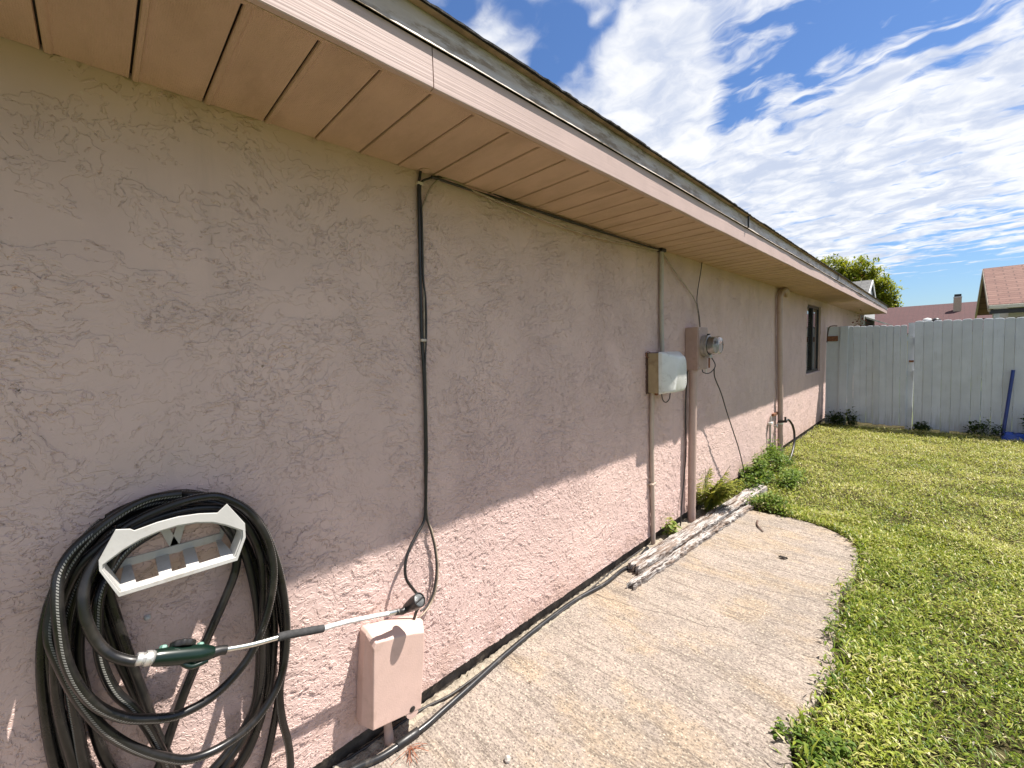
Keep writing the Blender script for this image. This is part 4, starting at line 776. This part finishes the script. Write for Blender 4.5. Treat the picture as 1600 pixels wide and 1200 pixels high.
# ---------------------------------------------------------------- phone box with its conduits
tb = thing('phone_box', 'wall box with yellowed sides and pale rounded cover, left of the meter', 'phone box', (.08, 3.21, 1.23))
MB().box((.014, 3.045, 1.242), (.108, 3.375, 1.552)).build('base', M_TELTAN, tb, bevel=.008)
MB().box((.0, 3.038, 1.237), (.013, 3.380, 1.557)).build('back_plate', M_TWIG, tb)
def rrect(y0, y1, z0, z1, rs, k=5):
    o = []
    for (cy, cz, a0), r in zip(((y1, z0, -90), (y1, z1, 0), (y0, z1, 90), (y0, z0, 180)), rs):
        yy = cy - r if cy == y1 else cy + r; zz_ = cz - r if cz == z1 else cz + r
        for i in range(k + 1): a = R(a0 + 90 * i / k); o.append((yy + r * math.cos(a), zz_ + r * math.sin(a)))
    return o
mb = MB(); L0 = rrect(3.036, 3.384, 1.235, 1.560, (.02, .02, .012, .012)); L1 = rrect(3.044, 3.378, 1.240, 1.556, (.04, .03, .02, .02)); L2 = rrect(3.105, 3.350, 1.248, 1.520, (.06, .05, .03, .02)); L3 = rrect(3.125, 3.335, 1.262, 1.490, (.055, .05, .03, .02))
L2 = [(a + .085 * max(0, (b_ - 1.27) / .25) * (a < 3.2), b_) for a, b_ in L2]; L3 = [(a + .085 * max(0, (b_ - 1.27) / .25) * (a < 3.2), b_) for a, b_ in L3]
n = len(L0)
for X, L in ((.1085, L0), (.132, L1), (.188, L2), (.197, L3)): mb.v += [Vector((X, a, b_)) for a, b_ in L]
for k in range(3):
    for i in range(n): j = (i + 1) % n; mb.f.append((k * n + i, k * n + j, (k + 1) * n + j, (k + 1) * n + i))
mb.f += [tuple(range(n)), tuple(range(3 * n, 4 * n))]
mb.build('cover', M_TELGREY, tb, smooth=35)
mb = MB(); 
for z in (1.30, 1.315, 1.335): MB().box((.1965, 3.312, z), (.1985, 3.320, z + .006)).build('marking', M_CONDUIT2, tb)
MB().tube([(.10, 3.10, 1.243), (.105, 3.11, 1.19), (.115, 3.14, 1.165), (.13, 3.17, 1.19), (.135, 3.18, 1.25)], .004, 8).build('wire_loop', M_BLACK, tb, smooth=60)
MB().tube([(.03, 3.06, 1.558), (.028, 3.022, 1.565), (.026, 3.008, 1.545), (.028, 3.02, 1.52), (.03, 3.04, 1.52)], .003, 8).build('hasp', M_RUST, tb, smooth=60)
MB().lathe((.06, 3.10, 1.243), (0, 0, -1), [(0, .016), (.016, .014), (.022, .008)], 12).build('cable_gland', M_RUST, tb, smooth=40)
c = thing('conduit', 'thin grey conduit rising from the phone box up to the soffit', 'conduit', (.025, 3.26, 1.56))
MB().tube([(.03, 3.26, 1.555), (.024, 3.262, 1.9), (.023, 3.275, 2.373)], .0175, 16, smooth=1).build('pipe', M_CONDUIT2, c, smooth=50)
mb = MB().box((.003, 3.235, 2.352), (.048, 3.31, 2.3775)); mb.build('end_cap', M_DARKFRAME, c, bevel=.004)
c = thing('conduit', 'thin tan conduit from the phone box down to the ground', 'conduit', (.025, 3.09, 0))
MB().tube([(.028, 3.095, 1.241), (.022, 3.09, 1.0), (.022, 3.095, .5), (.022, 3.105, -.02)], .0175, 16, smooth=1).build('pipe', M_CONDUIT, c, smooth=50)
MB().box((.0, 3.06, .50), (.043, 3.128, .515)).build('strap', M_CONDUIT, c, bevel=.003)

# ---------------------------------------------------------------- electric meter and riser
em = thing('electric_meter', 'pink electric meter box with a glass dome on its face', 'electric meter', (.06, 3.88, 1.385))
MB().box((.002, 3.765, 1.385), (.115, 3.99, 1.764)).build('box', M_METERBOX, em, bevel=.004)
MB().box((.1155, 3.775, 1.395), (.1185, 3.98, 1.754)).build('door', M_METERBOX, em, bevel=.0015)
for yy, z in ((3.785, 1.742), (3.97, 1.742), (3.785, 1.405), (3.97, 1.405)): MB().lathe((.1186, yy, z), (1, 0, 0), [(0, .006), (.003, .005), (.0035, 0)], 10).build('screw', M_ZINC, em, smooth=40)
MB().box((.04, 3.7615, 1.56), (.075, 3.7648, 1.60)).build('hinge_plate', M_METERBOX, em)
ring = MB().lathe((.119, 3.885, 1.598), (1, 0, 0), [(0, .094), (.028, .094), (.030, .088), (.040, .088), (.042, .093), (.052, .093), (.053, .084)], 40).build('ring', M_ZINC, em, smooth=35)
MB().lathe((.1725, 3.885, 1.598), (1, 0, 0), [(0, .083), (.004, .083), (.078, .079), (.088, .074), (.093, .063), (.095, .0), (.0935, .0), (.0915, .0625), (.0866, .0728), (.077, .0775), (.004, .0815), (0, .0815)], 40).build('glass_dome', M_GLASS, em, smooth=50)
MB().lathe((.174, 3.885, 1.598), (1, 0, 0), [(0, .074), (.05, .072), (.052, .070), (.0525, 0)], 36).build('register', M_ZINC, em, smooth=40)
mb = MB(); mb.box((.228, 3.855, 1.615), (.2295, 3.915, 1.64)); mb.build('display', M_WHITE, em)
MB().box((.150, 3.872, 1.690), (.172, 3.90, 1.703)).build('seal_latch', M_BLACK, em, bevel=.003)
MB().box((.14, 3.86, 1.488), (.185, 3.91, 1.515)).build('lock', M_ZINC, em, bevel=.004)
MB().rod((.165, 3.892, 1.40), (.165, 3.892, 1.49), .007).build('ground_stub', M_RUST, em, smooth=40)
MB().tube(CAB['F'], .0045, 8).build('wire_loop', M_BLACK, em, smooth=60)
MB().rod((.116, 3.95, 1.35), (.116, 3.95, 1.384), .004).build('seal_tag', M_STEEL, em, smooth=40)
rp = thing('riser_pipe', 'fat pink painted pipe from the meter box down into the ground', 'pipe', (.058, 3.78, 0))
MB().tube([(.058, 3.805, 1.3845), (.058, 3.79, .8), (.058, 3.768, -.03)], .0345, 24, smooth=1).build('pipe', M_PINKPIPE, rp, smooth=50)
MB().lathe((.058, 3.805, 1.384), (0, 0, -1), [(0, .039), (.02, .039), (.022, .035)], 24).build('coupling', M_PINKPIPE, rp, smooth=40)

# ---------------------------------------------------------------- vent pipe near the window, tap and short hose
dp = thing('drain_pipe', 'brownish pink pipe with curved top standing at the wall before the window', 'pipe', (.05, 6.8, 0))
MB().tube([(.03, 7.18, 2.28), (.05, 7.12, 2.325), (.062, 6.98, 2.352), (.062, 6.84, 2.33), (.055, 6.76, 2.27), (.05, 6.74, 2.18), (.05, 6.76, 1.7), (.052, 6.84, .7), (.053, 6.86, -.03)], lambda t: .024 + .010 * min(1, t * 6), 20, smooth=8).build('pipe', M_PINKPIPE, dp, smooth=50)
MB().box((.0, 6.60, .60), (.03, 6.86, .635)).build('strap', M_RUST, dp, bevel=.003)
MB().lathe((.053, 6.845, .46), (0, 0, 1), [(0, .037), (.03, .038), (.032, .035)], 20).build('coupling', M_WHITE, dp, smooth=40)
tp = thing('garden_tap', 'small grey garden tap on a thin pipe beside the curved pipe', 'tap', (.05, 6.5, 0))
MB().tube([(.03, 6.45, .62), (.03, 6.42, .56), (.03, 6.43, .30), (.03, 6.44, -.02)], .013, 12, smooth=1).build('supply_pipe', M_CONDUIT2, tp, smooth=40)
MB().box((.012, 6.39, .515), (.055, 6.47, .545)).build('tape', M_WHITE, tp, bevel=.004)
MB().lathe((.04, 6.56, .47), (1, 0, .2), [(0, .012), (.03, .012), (.035, .028), (.045, .028), (.05, .01)], 12).build('handle', M_ZINC, tp, smooth=40)
sh = thing('short_hose', 'short black hose arching from the wall down into the grass', 'hose', tuple(CAB['tap'][-1][:2]) + (0,))
MB().tube(CAB['tap'] + [(.22, CAB['tap'][-1][1] - .05, -.03)], .015, 12, smooth=6).build('tube', M_BLACK, sh, smooth=60)
p0 = Vector(CAB['tap'][0]); MB().tube([p0 + Vector((-.09, .02, -.02)), p0 + Vector((.02, -.005, .0))], .018, 12, smooth=1).build('valve', M_DARKFRAME, sh, smooth=40)
MB().box(p0 + Vector((-.012, -.01, .016)), p0 + Vector((.012, .01, .06))).build('valve_handle', M_DARKFRAME, sh, bevel=.003)

# ---------------------------------------------------------------- black pipe on the slab, rotten board, litter
pp = thing('black_pipe', 'black plastic pipe lying along the slab edge with a coupling near the front', 'pipe', (.08, 1.6, 0))
P = [Vector(p) for p in PIPE]
MB().tube(P, .0125, 14, smooth=6).build('pipe', M_BLACKPIPE, pp, smooth=60)
d_ = (P[3] - P[2]).normalized(); MB().lathe(P[2] + d_ * .055, d_, [(0, .0165), (.003, .0178), (.055, .0178), (.058, .0172), (.062, .0178), (.095, .0175), (.098, .0150)], 20).build('coupling', M_BLACK, pp, smooth=40)
bd = thing('rotten_board', 'rotting board of peeling white paint and split brown wood on the slab', 'board', (.22, 3.6, 0))
def board(name, A, B, w0, w1, th, seed, zb, ragged):
    """long plank from A to B with ragged, splintered edges"""
    A, B = Vector(A), Vector(B); dl = B - A; L = dl.length; t = dl.normalized(); s_ = Vector((t.y, -t.x, 0)); nu, nv = 190, 17; mb = MB()
    ends = []
    for v in range(nv): ends.append((ragged * (noise.noise((v * .9, seed, 0)) + .5), ragged * noise.noise((v * .8, seed, 4))))
    for i in range(nu):
        u = i / (nu - 1)
        for v in range(nv):
            q_ = v / (nv - 1); w = w0 + (w1 - w0) * u
            e0 = .010 * noise.noise((u * 22, seed, 1)) + .008 * noise.noise((u * 60, seed, 2)); e1 = .012 * noise.noise((u * 20, seed, 3)) + .010 * noise.noise((u * 70, seed, 5))
            off = -w / 2 + e0 + (w + e1 - e0) * q_
            uu = ends[v][0] + (L - ends[v][0] + ends[v][1]) * u
            edge = 1 - abs(2 * q_ - 1) ** 6
            h = th * (.72 + .28 * edge) + .006 * noise.noise((u * 6, q_ * 3, seed)) + .006 * noise.noise((u * 26, q_ * 16, seed)) + .0035 * noise.noise((u * 60, q_ * 40, seed))
            p = A + t * uu + s_ * off; mb.v.append(Vector((p.x, p.y, p.z + zb + h)))
            mb.uv.setdefault('pts', []).append((q_ * w + seed * .37, u * L))
    uvp = mb.uv.pop('pts')
    for i in range(nu - 1):
        for v in range(nv - 1):
            f = (i * nv + v, i * nv + v + 1, (i + 1) * nv + v + 1, (i + 1) * nv + v); mb.uv[len(mb.f)] = [uvp[k] for k in f]; mb.f.append(f)
    k = len(mb.v); ring = [v for v in range(nv)] + [i * nv + nv - 1 for i in range(1, nu)] + [(nu - 1) * nv + v for v in range(nv - 2, -1, -1)] + [i * nv for i in range(nu - 2, 0, -1)]
    for r_ in ring: p = mb.v[r_]; mb.v.append(Vector((p.x, p.y, A.z + zb - .002 + .004 * noise.noise((p.y * 30, seed, 0)))))
    m_ = len(ring)
    for i in range(m_):
        j = (i + 1) % m_; f = (ring[j], ring[i], k + i, k + j); mb.uv[len(mb.f)] = [uvp[ring[j]], uvp[ring[i]], (uvp[ring[i]][0] + .03, uvp[ring[i]][1]), (uvp[ring[j]][0] + .03, uvp[ring[j]][1])]; mb.f.append(f)
    return mb.build(name, M_PLANK, bd, smooth=32, fix=False)
board('plank', (.115, 2.60, .004), (.285, 5.05, .016), .115, .14, .052, 1.3, .004, .05)
board('split_strip', (.206, 2.40, .003), (.352, 4.45, .004), .062, .05, .034, 5.7, .002, .07)
tw_ = MB().tube([(.50, 4.13, .01), (.53, 4.02, .012), (.60, 3.92, .008)], lambda t: .008 - .004 * t, 8, smooth=4); tag(tw_.build('twig', M_TWIG, smooth=60), 'short brown twig on the slab past the rotten board', 'twig')
def litter(name, M, p, s, label, cat):
    mb = MB(); n = 9; seed = p[0] * 31
    for i in range(n):
        for j in range(n):
            u, v = i / (n - 1) * 2 - 1, j / (n - 1) * 2 - 1; k = (1 - abs(u) ** 1.6) ** .6 if abs(u) < 1 else 0
            mb.v.append(Vector((p[0] + u * s + .1 * s * v, p[1] + v * k * s * .5, .004 + s * .35 * (v * v) + s * .3 * abs(noise.noise((u * 2, v * 2, seed))))))
    mb.f = [(i * n + j, i * n + j + 1, (i + 1) * n + j + 1, (i + 1) * n + j) for i in range(n - 1) for j in range(n - 1)]
    o = mb.build(name, M, smooth=60, fix=False); sd = o.modifiers.new('thick', 'SOLIDIFY'); sd.thickness = .0012; return tag(o, label, cat)
litter('fallen_leaf', M_DARKLEAF, (.835, 3.52), .028, 'small black curled leaf lying far out on the concrete slab', 'leaf')
litter('fallen_leaf', M_DRYLEAF, (.265, 1.37), .007, 'tiny reddish brown leaf scrap on the slab near the black pipe', 'leaf')
st = bmesh.new(); bmesh.ops.create_icosphere(st, subdivisions=3, radius=.012)
for v in st.verts: v.co *= 1 + .35 * noise.noise(v.co * 90)
me = bpy.data.meshes.new('pebble'); st.to_mesh(me); st.free(); me.materials.append(M_STONE); o = bpy.data.objects.new('pebble', me); COL.objects.link(o); o.location = PEB; tag(o, 'small pale pebble on the slab near the front', 'pebble')
mb = MB(); c0 = Vector(NDL)
for i in range(16):
    a = -.2 + rng.normal(0, .75); L = rng.uniform(.035, .085); dd = Vector((math.cos(a), math.sin(a), 0)); sd = Vector((-dd.y, dd.x, 0))
    st0 = c0 + sd * rng.uniform(-.008, .008); mb.tube([st0 + Vector((0, 0, .004 + .012 * rng.random())), st0 + dd * L * .5 + Vector((0, 0, .012 * rng.random() + .006)), st0 + dd * L + sd * rng.uniform(-.015, .015) + Vector((0, 0, .003))], .0010, 5, smooth=4)
tag(mb.build('pine_needles', M_NEEDLE, smooth=60), 'tuft of reddish dry pine needles beside the black pipe coupling', 'pine needles')

# ---------------------------------------------------------------- lawn
def lawn(n, x0, x1, y0, y1, seed, lmin, lmax, thin=False):
    r = np.random.default_rng(seed); x = r.uniform(x0, x1, n); y = r.uniform(y0, y1, n)
    cl = np.array([noise.noise((a * 3.1, b_ * 3.1, 8)) for a, b_ in zip(x, y)]); fine = np.array([noise.noise((a * 13, b_ * 13, 2)) for a, b_ in zip(x, y)])
    n_slab = inpoly(x - .02 - .07 * fine - .05 * cl - .025 * r.normal(size=n), y - .02 - .05 * fine, SLAB)
    bare = np.array([noise.noise((a * 5, b_ * 5, 31)) for a, b_ in zip(x, y)])
    keep = ~n_slab & (x > .012) & (fine + .15 * cl > -.52 + .22 * r.random(n)) & (bare < 2 + .15 * r.random(n)); keep &= ~((x < .55) & (y < 4.3)); keep &= ~((x < .45) & (y < 4.75) & (r.random(n) < .75))
    x, y, cl, fine = x[keep], y[keep], cl[keep], fine[keep]; n = len(x)
    edge = np.zeros(n); 
    for dx, dy in ((-.06, 0), (0, -.06), (-.05, -.05)): edge = np.maximum(edge, inpoly(x + dx, y + dy, SLAB) * 1.)
    z = np.maximum(np.array([lawn_z(a, b_) for a, b_ in zip(x, y)]), np.where(inpoly(x, y, SLAB), .003, -1)) + r.uniform(0, .042, n) * (1 + edge * .9 + np.clip(cl * 1.2, -.25, 1))
    A = r.uniform(0, 2 * np.pi, n) ; tilt = np.clip(r.normal(.50, .45, n) + .12 * edge, -.15, 1.35); L = r.uniform(lmin, lmax, n) * (1 + .25 * edge + .15 * cl); Wd = L * np.where(r.random(n) < .45, r.uniform(.09, .15, n), r.uniform(.18, .32, n))
    if thin: Wd = L * r.uniform(.045, .08, n); tilt = np.clip(r.normal(.75, .35, n), .05, 1.4); z = z - .004
    V, F = leaves(np.stack([x, y, z], 1), A, tilt, L, Wd, .14, r.uniform(.2, .8, n))
    dry = np.array([noise.noise((a * 1.7, b_ * 1.7, 17)) for a, b_ in zip(x, y)])
    t = np.clip(.50 + .19 * r.normal(size=n) + .22 * dry + .12 * cl + .035 * (y - 5).clip(0, 4) - .10 * edge - .12 * (y < 3.4) - .05 * (y < 4.6), .02, .93); t[r.random(n) < .006] = 1.0; t[r.random(n) < .03 + .10 * edge] = .95
    return V, F, np.repeat(t, 5)
parts = [lawn(90000, .55, 2.9, 1.0, 4.8, 1, .018, .044), lawn(100000, .0, 3.2, 4.2, 10.25, 2, .022, .046), lawn(26000, 2.9, 6.4, .2, 10.25, 3, .04, .08), lawn(12000, 1.2, 2.9, -1.8, 1.0, 4, .03, .06), lawn(22000, .55, 1.6, 1.4, 4.75, 5, .022, .05), lawn(26000, .55, 3.2, 1.0, 9.8, 6, .04, .085, True)]
V, F, T, k = [], [], [], 0
for v, f, t in parts: V.append(v); F.append(f + k); T.append(t); k += len(v)
tag(npmesh('lawn', np.concatenate(V), np.concatenate(F), M_GRASS, np.concatenate(T)), 'patchy yellow green lawn of broad grass and small weeds', 'grass', kind='stuff')

# ---------------------------------------------------------------- plants
def clump(name, c, rx, ry, h, n, M, label, seed, lmin=.03, lmax=.06, stems=10, cat='weed', tmu=.5):
    r = np.random.default_rng(seed); o = thing(name, label, cat, (c[0], c[1], 0))
    sub = 9; cen = np.stack([r.normal(0, .5, sub), r.normal(0, .5, sub), r.uniform(.25, .95, sub)], 1)
    k = r.integers(0, sub, n); p = cen[k] + r.normal(0, .24, (n, 3)); rad = np.sqrt(p[:, 0] ** 2 + p[:, 1] ** 2)
    p[:, 2] = np.clip(p[:, 2], .02, None) * np.clip(1.15 - .45 * rad, .15, 1.2)
    P = np.stack([c[0] + p[:, 0] * rx, c[1] + p[:, 1] * ry, p[:, 2] * h], 1); P[:, 0] = np.maximum(P[:, 0], .012 + .02 * r.random(n))
    L = r.uniform(lmin, lmax, n); V, F = leaves(P, r.uniform(0, 2 * np.pi, n), r.normal(.25, .45, n), L, L * r.uniform(.38, .62, n), .15, r.uniform(.2, .8, n))
    npmesh('foliage', V, F, M, np.repeat(np.clip(tmu + .22 * r.normal(size=n) + .15 * (p[:, 2] - .5), 0, 1), 5), o, (c[0], c[1], 0))
    mb = MB()
    for i in range(stems):
        q_ = cen[i % sub] + r.normal(0, .1, 3); mb.tube([(max(.02, c[0] + q_[0] * rx * .2), c[1] + q_[1] * ry * .3, -.02), (max(.02, c[0] + q_[0] * rx * .6), c[1] + q_[1] * ry * .7, q_[2] * h * .5), (max(.02, c[0] + q_[0] * rx), c[1] + q_[1] * ry, q_[2] * h)], .0022, 5, smooth=4)
    mb.build('stems', M_TWIG if M is M_REDPLANT else M_WEED_STEM, o, smooth=60); return o
M_WEED_STEM = mat('weed_stem', (.10, .14, .04), .6, var=.2)
clump('weed', (.16, 5.25, 0), .12, .34, .26, 1300, M_WEED, 'bushy green weed against the wall behind the far end of the board', 21, .03, .055)
clump('weed', (.17, 6.1, 0), .13, .40, .28, 1200, M_WEED, 'taller leafy weed at the foot of the curved pipe', 22, .03, .06)
clump('weed', (.42, 5.5, 0), .17, .42, .12, 900, M_WEED, 'low spreading weed in the grass beyond the board', 23, .03, .055)
clump('weed', (.50, 4.55, 0), .18, .16, .12, 700, M_WEED, 'low weed growing over the far end of the rotten board', 24, .025, .05, tmu=.6)
clump('weed', (.05, 3.33, 0), .035, .09, .16, 120, M_WEED, 'sparse pale weed between the tan conduit and the fat pink pipe', 25, .03, .06, stems=8, tmu=.8)
clump('weed', (1.32, 1.88, 0), .08, .12, .05, 420, M_WEED, 'low dark green weed at the slab edge nearest the camera', 26, .018, .036)
clump('weed', (.22, 10.1, 0), .15, .12, .26, 300, M_DARKWEED, 'dark leafy weed at the gate post beside the house wall', 27, .05, .09)
clump('weed', (.48, 10.14, 0), .10, .08, .30, 130, M_DARKWEED, 'dark broad leaved weed in front of the gate', 28, .06, .10)
clump('weed', (1.42, 10.14, 0), .20, .08, .12, 200, M_DARKWEED, 'low dark weed at the foot of the fence by the gate gap', 29, .05, .08)
clump('weed', (2.12, 10.1, 0), .18, .09, .22, 170, M_DARKWEED, 'dark weed at the fence just left of the blue pole', 30, .06, .10)
clump('weed', (2.62, 10.15, 0), .12, .06, .42, 90, M_DARKWEED, 'thin stemmed dark weed at the fence right of the blue pole', 31, .06, .10, stems=12)
clump('red_shrub', (.25, 13.0, 0), .25, .45, 2.12, 1400, M_REDPLANT, 'reddish shrub against the wall, its top showing above the gate', 33, .04, .08, cat='shrub')
def fern(c, label, seed, nf, Lr):
    r = np.random.default_rng(seed); o = thing('fern', label, 'fern', (c[0], c[1], 0)); P, A, Ti, Ln, T = [], [], [], [], []; mb = MB()
    for k in range(nf):
        az = r.normal(.1, 1.1); L = r.uniform(*Lr); lean = r.uniform(.05, .95); pts = []
        for i in range(26):
            t = i / 25; el = 1.45 - lean * t * 1.25 - lean * .2
            if i == 0: p = Vector((c[0] + .02 * r.normal(), c[1] + .05 * r.normal(), 0)); p.x = max(p.x, .02)
            else: p = pts[-1] + Vector((math.cos(az) * math.cos(el), math.sin(az) * math.cos(el), math.sin(el))) * L / 25; p.x = max(p.x, .014)
            pts.append(p)
            if i > 3:
                ln = L * .25 * math.sin(min(1, t * 1.05) * math.pi) ** .7 + .006
                for s_ in (-1, 1): P.append(tuple(p)); A.append(az + s_ * (1.25 - .3 * t)); Ti.append(r.normal(.12, .18)); Ln.append(ln * r.uniform(.85, 1.1)); T.append(np.clip(.45 + .3 * t + .15 * r.normal(), 0, 1))
        mb.tube(pts[::5] + [pts[-1]], .0016, 5, smooth=3)
    P = np.array(P); Ln = np.array(Ln); V, F = leaves(P, np.array(A), np.array(Ti), Ln, np.maximum(.006, Ln * .2), .1, np.full(len(P), .3))
    V[:, 0] = np.maximum(V[:, 0], .006)
    npmesh('fronds', V, F, M_FERN, np.repeat(np.array(T), 5), o, (c[0], c[1], 0)); mb.build('stems', M_WEED_STEM, o, smooth=60)
fern((.07, 4.12, 0), 'yellow green fern growing at the wall beside the fat pink pipe', 41, 26, (.26, .54))

def tree(name, c, h, crown, label, seed, n):
    r = np.random.default_rng(seed); o = thing(name, label, 'tree', (c[0], c[1], 0)); mb = MB()
    mb.tube([(c[0], c[1], -.1), (c[0] + .1, c[1], h * .25), (c[0] - .1, c[1], h * .5), (c[0], c[1], h * .8)], lambda t: .22 - .16 * t, 12, smooth=5)
    P, T = [], []
    for (cx, cy, cz, rad) in crown:
        mb.tube([(c[0], c[1], h * .35), ((c[0] + cx) / 2, (c[1] + cy) / 2, (h * .4 + cz) / 2 + .2), (cx, cy, cz)], lambda t: .09 - .07 * t, 8, smooth=4)
        m_ = int(n * rad ** 2 / sum(q_[3] ** 2 for q_ in crown)); tw = max(6, m_ // 26); d_ = r.normal(size=(tw, 3)); d_ /= np.linalg.norm(d_, axis=1)[:, None]
        tc = np.array([cx, cy, cz]) + d_ * rad * (r.random((tw, 1)) ** .45) * (1 + .18 * r.normal(size=(tw, 1)))
        k = r.integers(0, tw, m_); P.append(tc[k] + r.normal(0, .12, (m_, 3)) * np.array([1, 1, 1.25])); T.append(np.clip(.45 + .22 * r.normal(size=tw)[k] + .12 * r.normal(size=m_), 0, 1))
    P = np.concatenate(P); m_ = len(P); L = r.uniform(.16, .32, m_); V, F = leaves(P, r.uniform(0, 2 * np.pi, m_), r.normal(.5, .6, m_), L, L * .42, .15, r.uniform(.2, .9, m_))
    npmesh('crown', V, F, M_TREE, np.repeat(np.concatenate(T), 5), o, (c[0], c[1], 0)); mb.build('trunk', M_BARK, o, smooth=60)
tree('tree', (-2.8, 40, 0), 7.2, [(-2.7, 40, 6.35, 1.35), (-4.3, 40, 6.6, 1.4), (-1.7, 40, 5.3, 1.25), (-3.4, 39.6, 5.0, 1.6), (-1.05, 40, 4.3, .75), (-.75, 40, 3.9, .45), (-6.0, 40.3, 6.1, 1.6), (-2.2, 40, 4.0, 1.3)], 'bright yellow green bushy tree rising behind the eave end and the far roofs', 51, 30000)
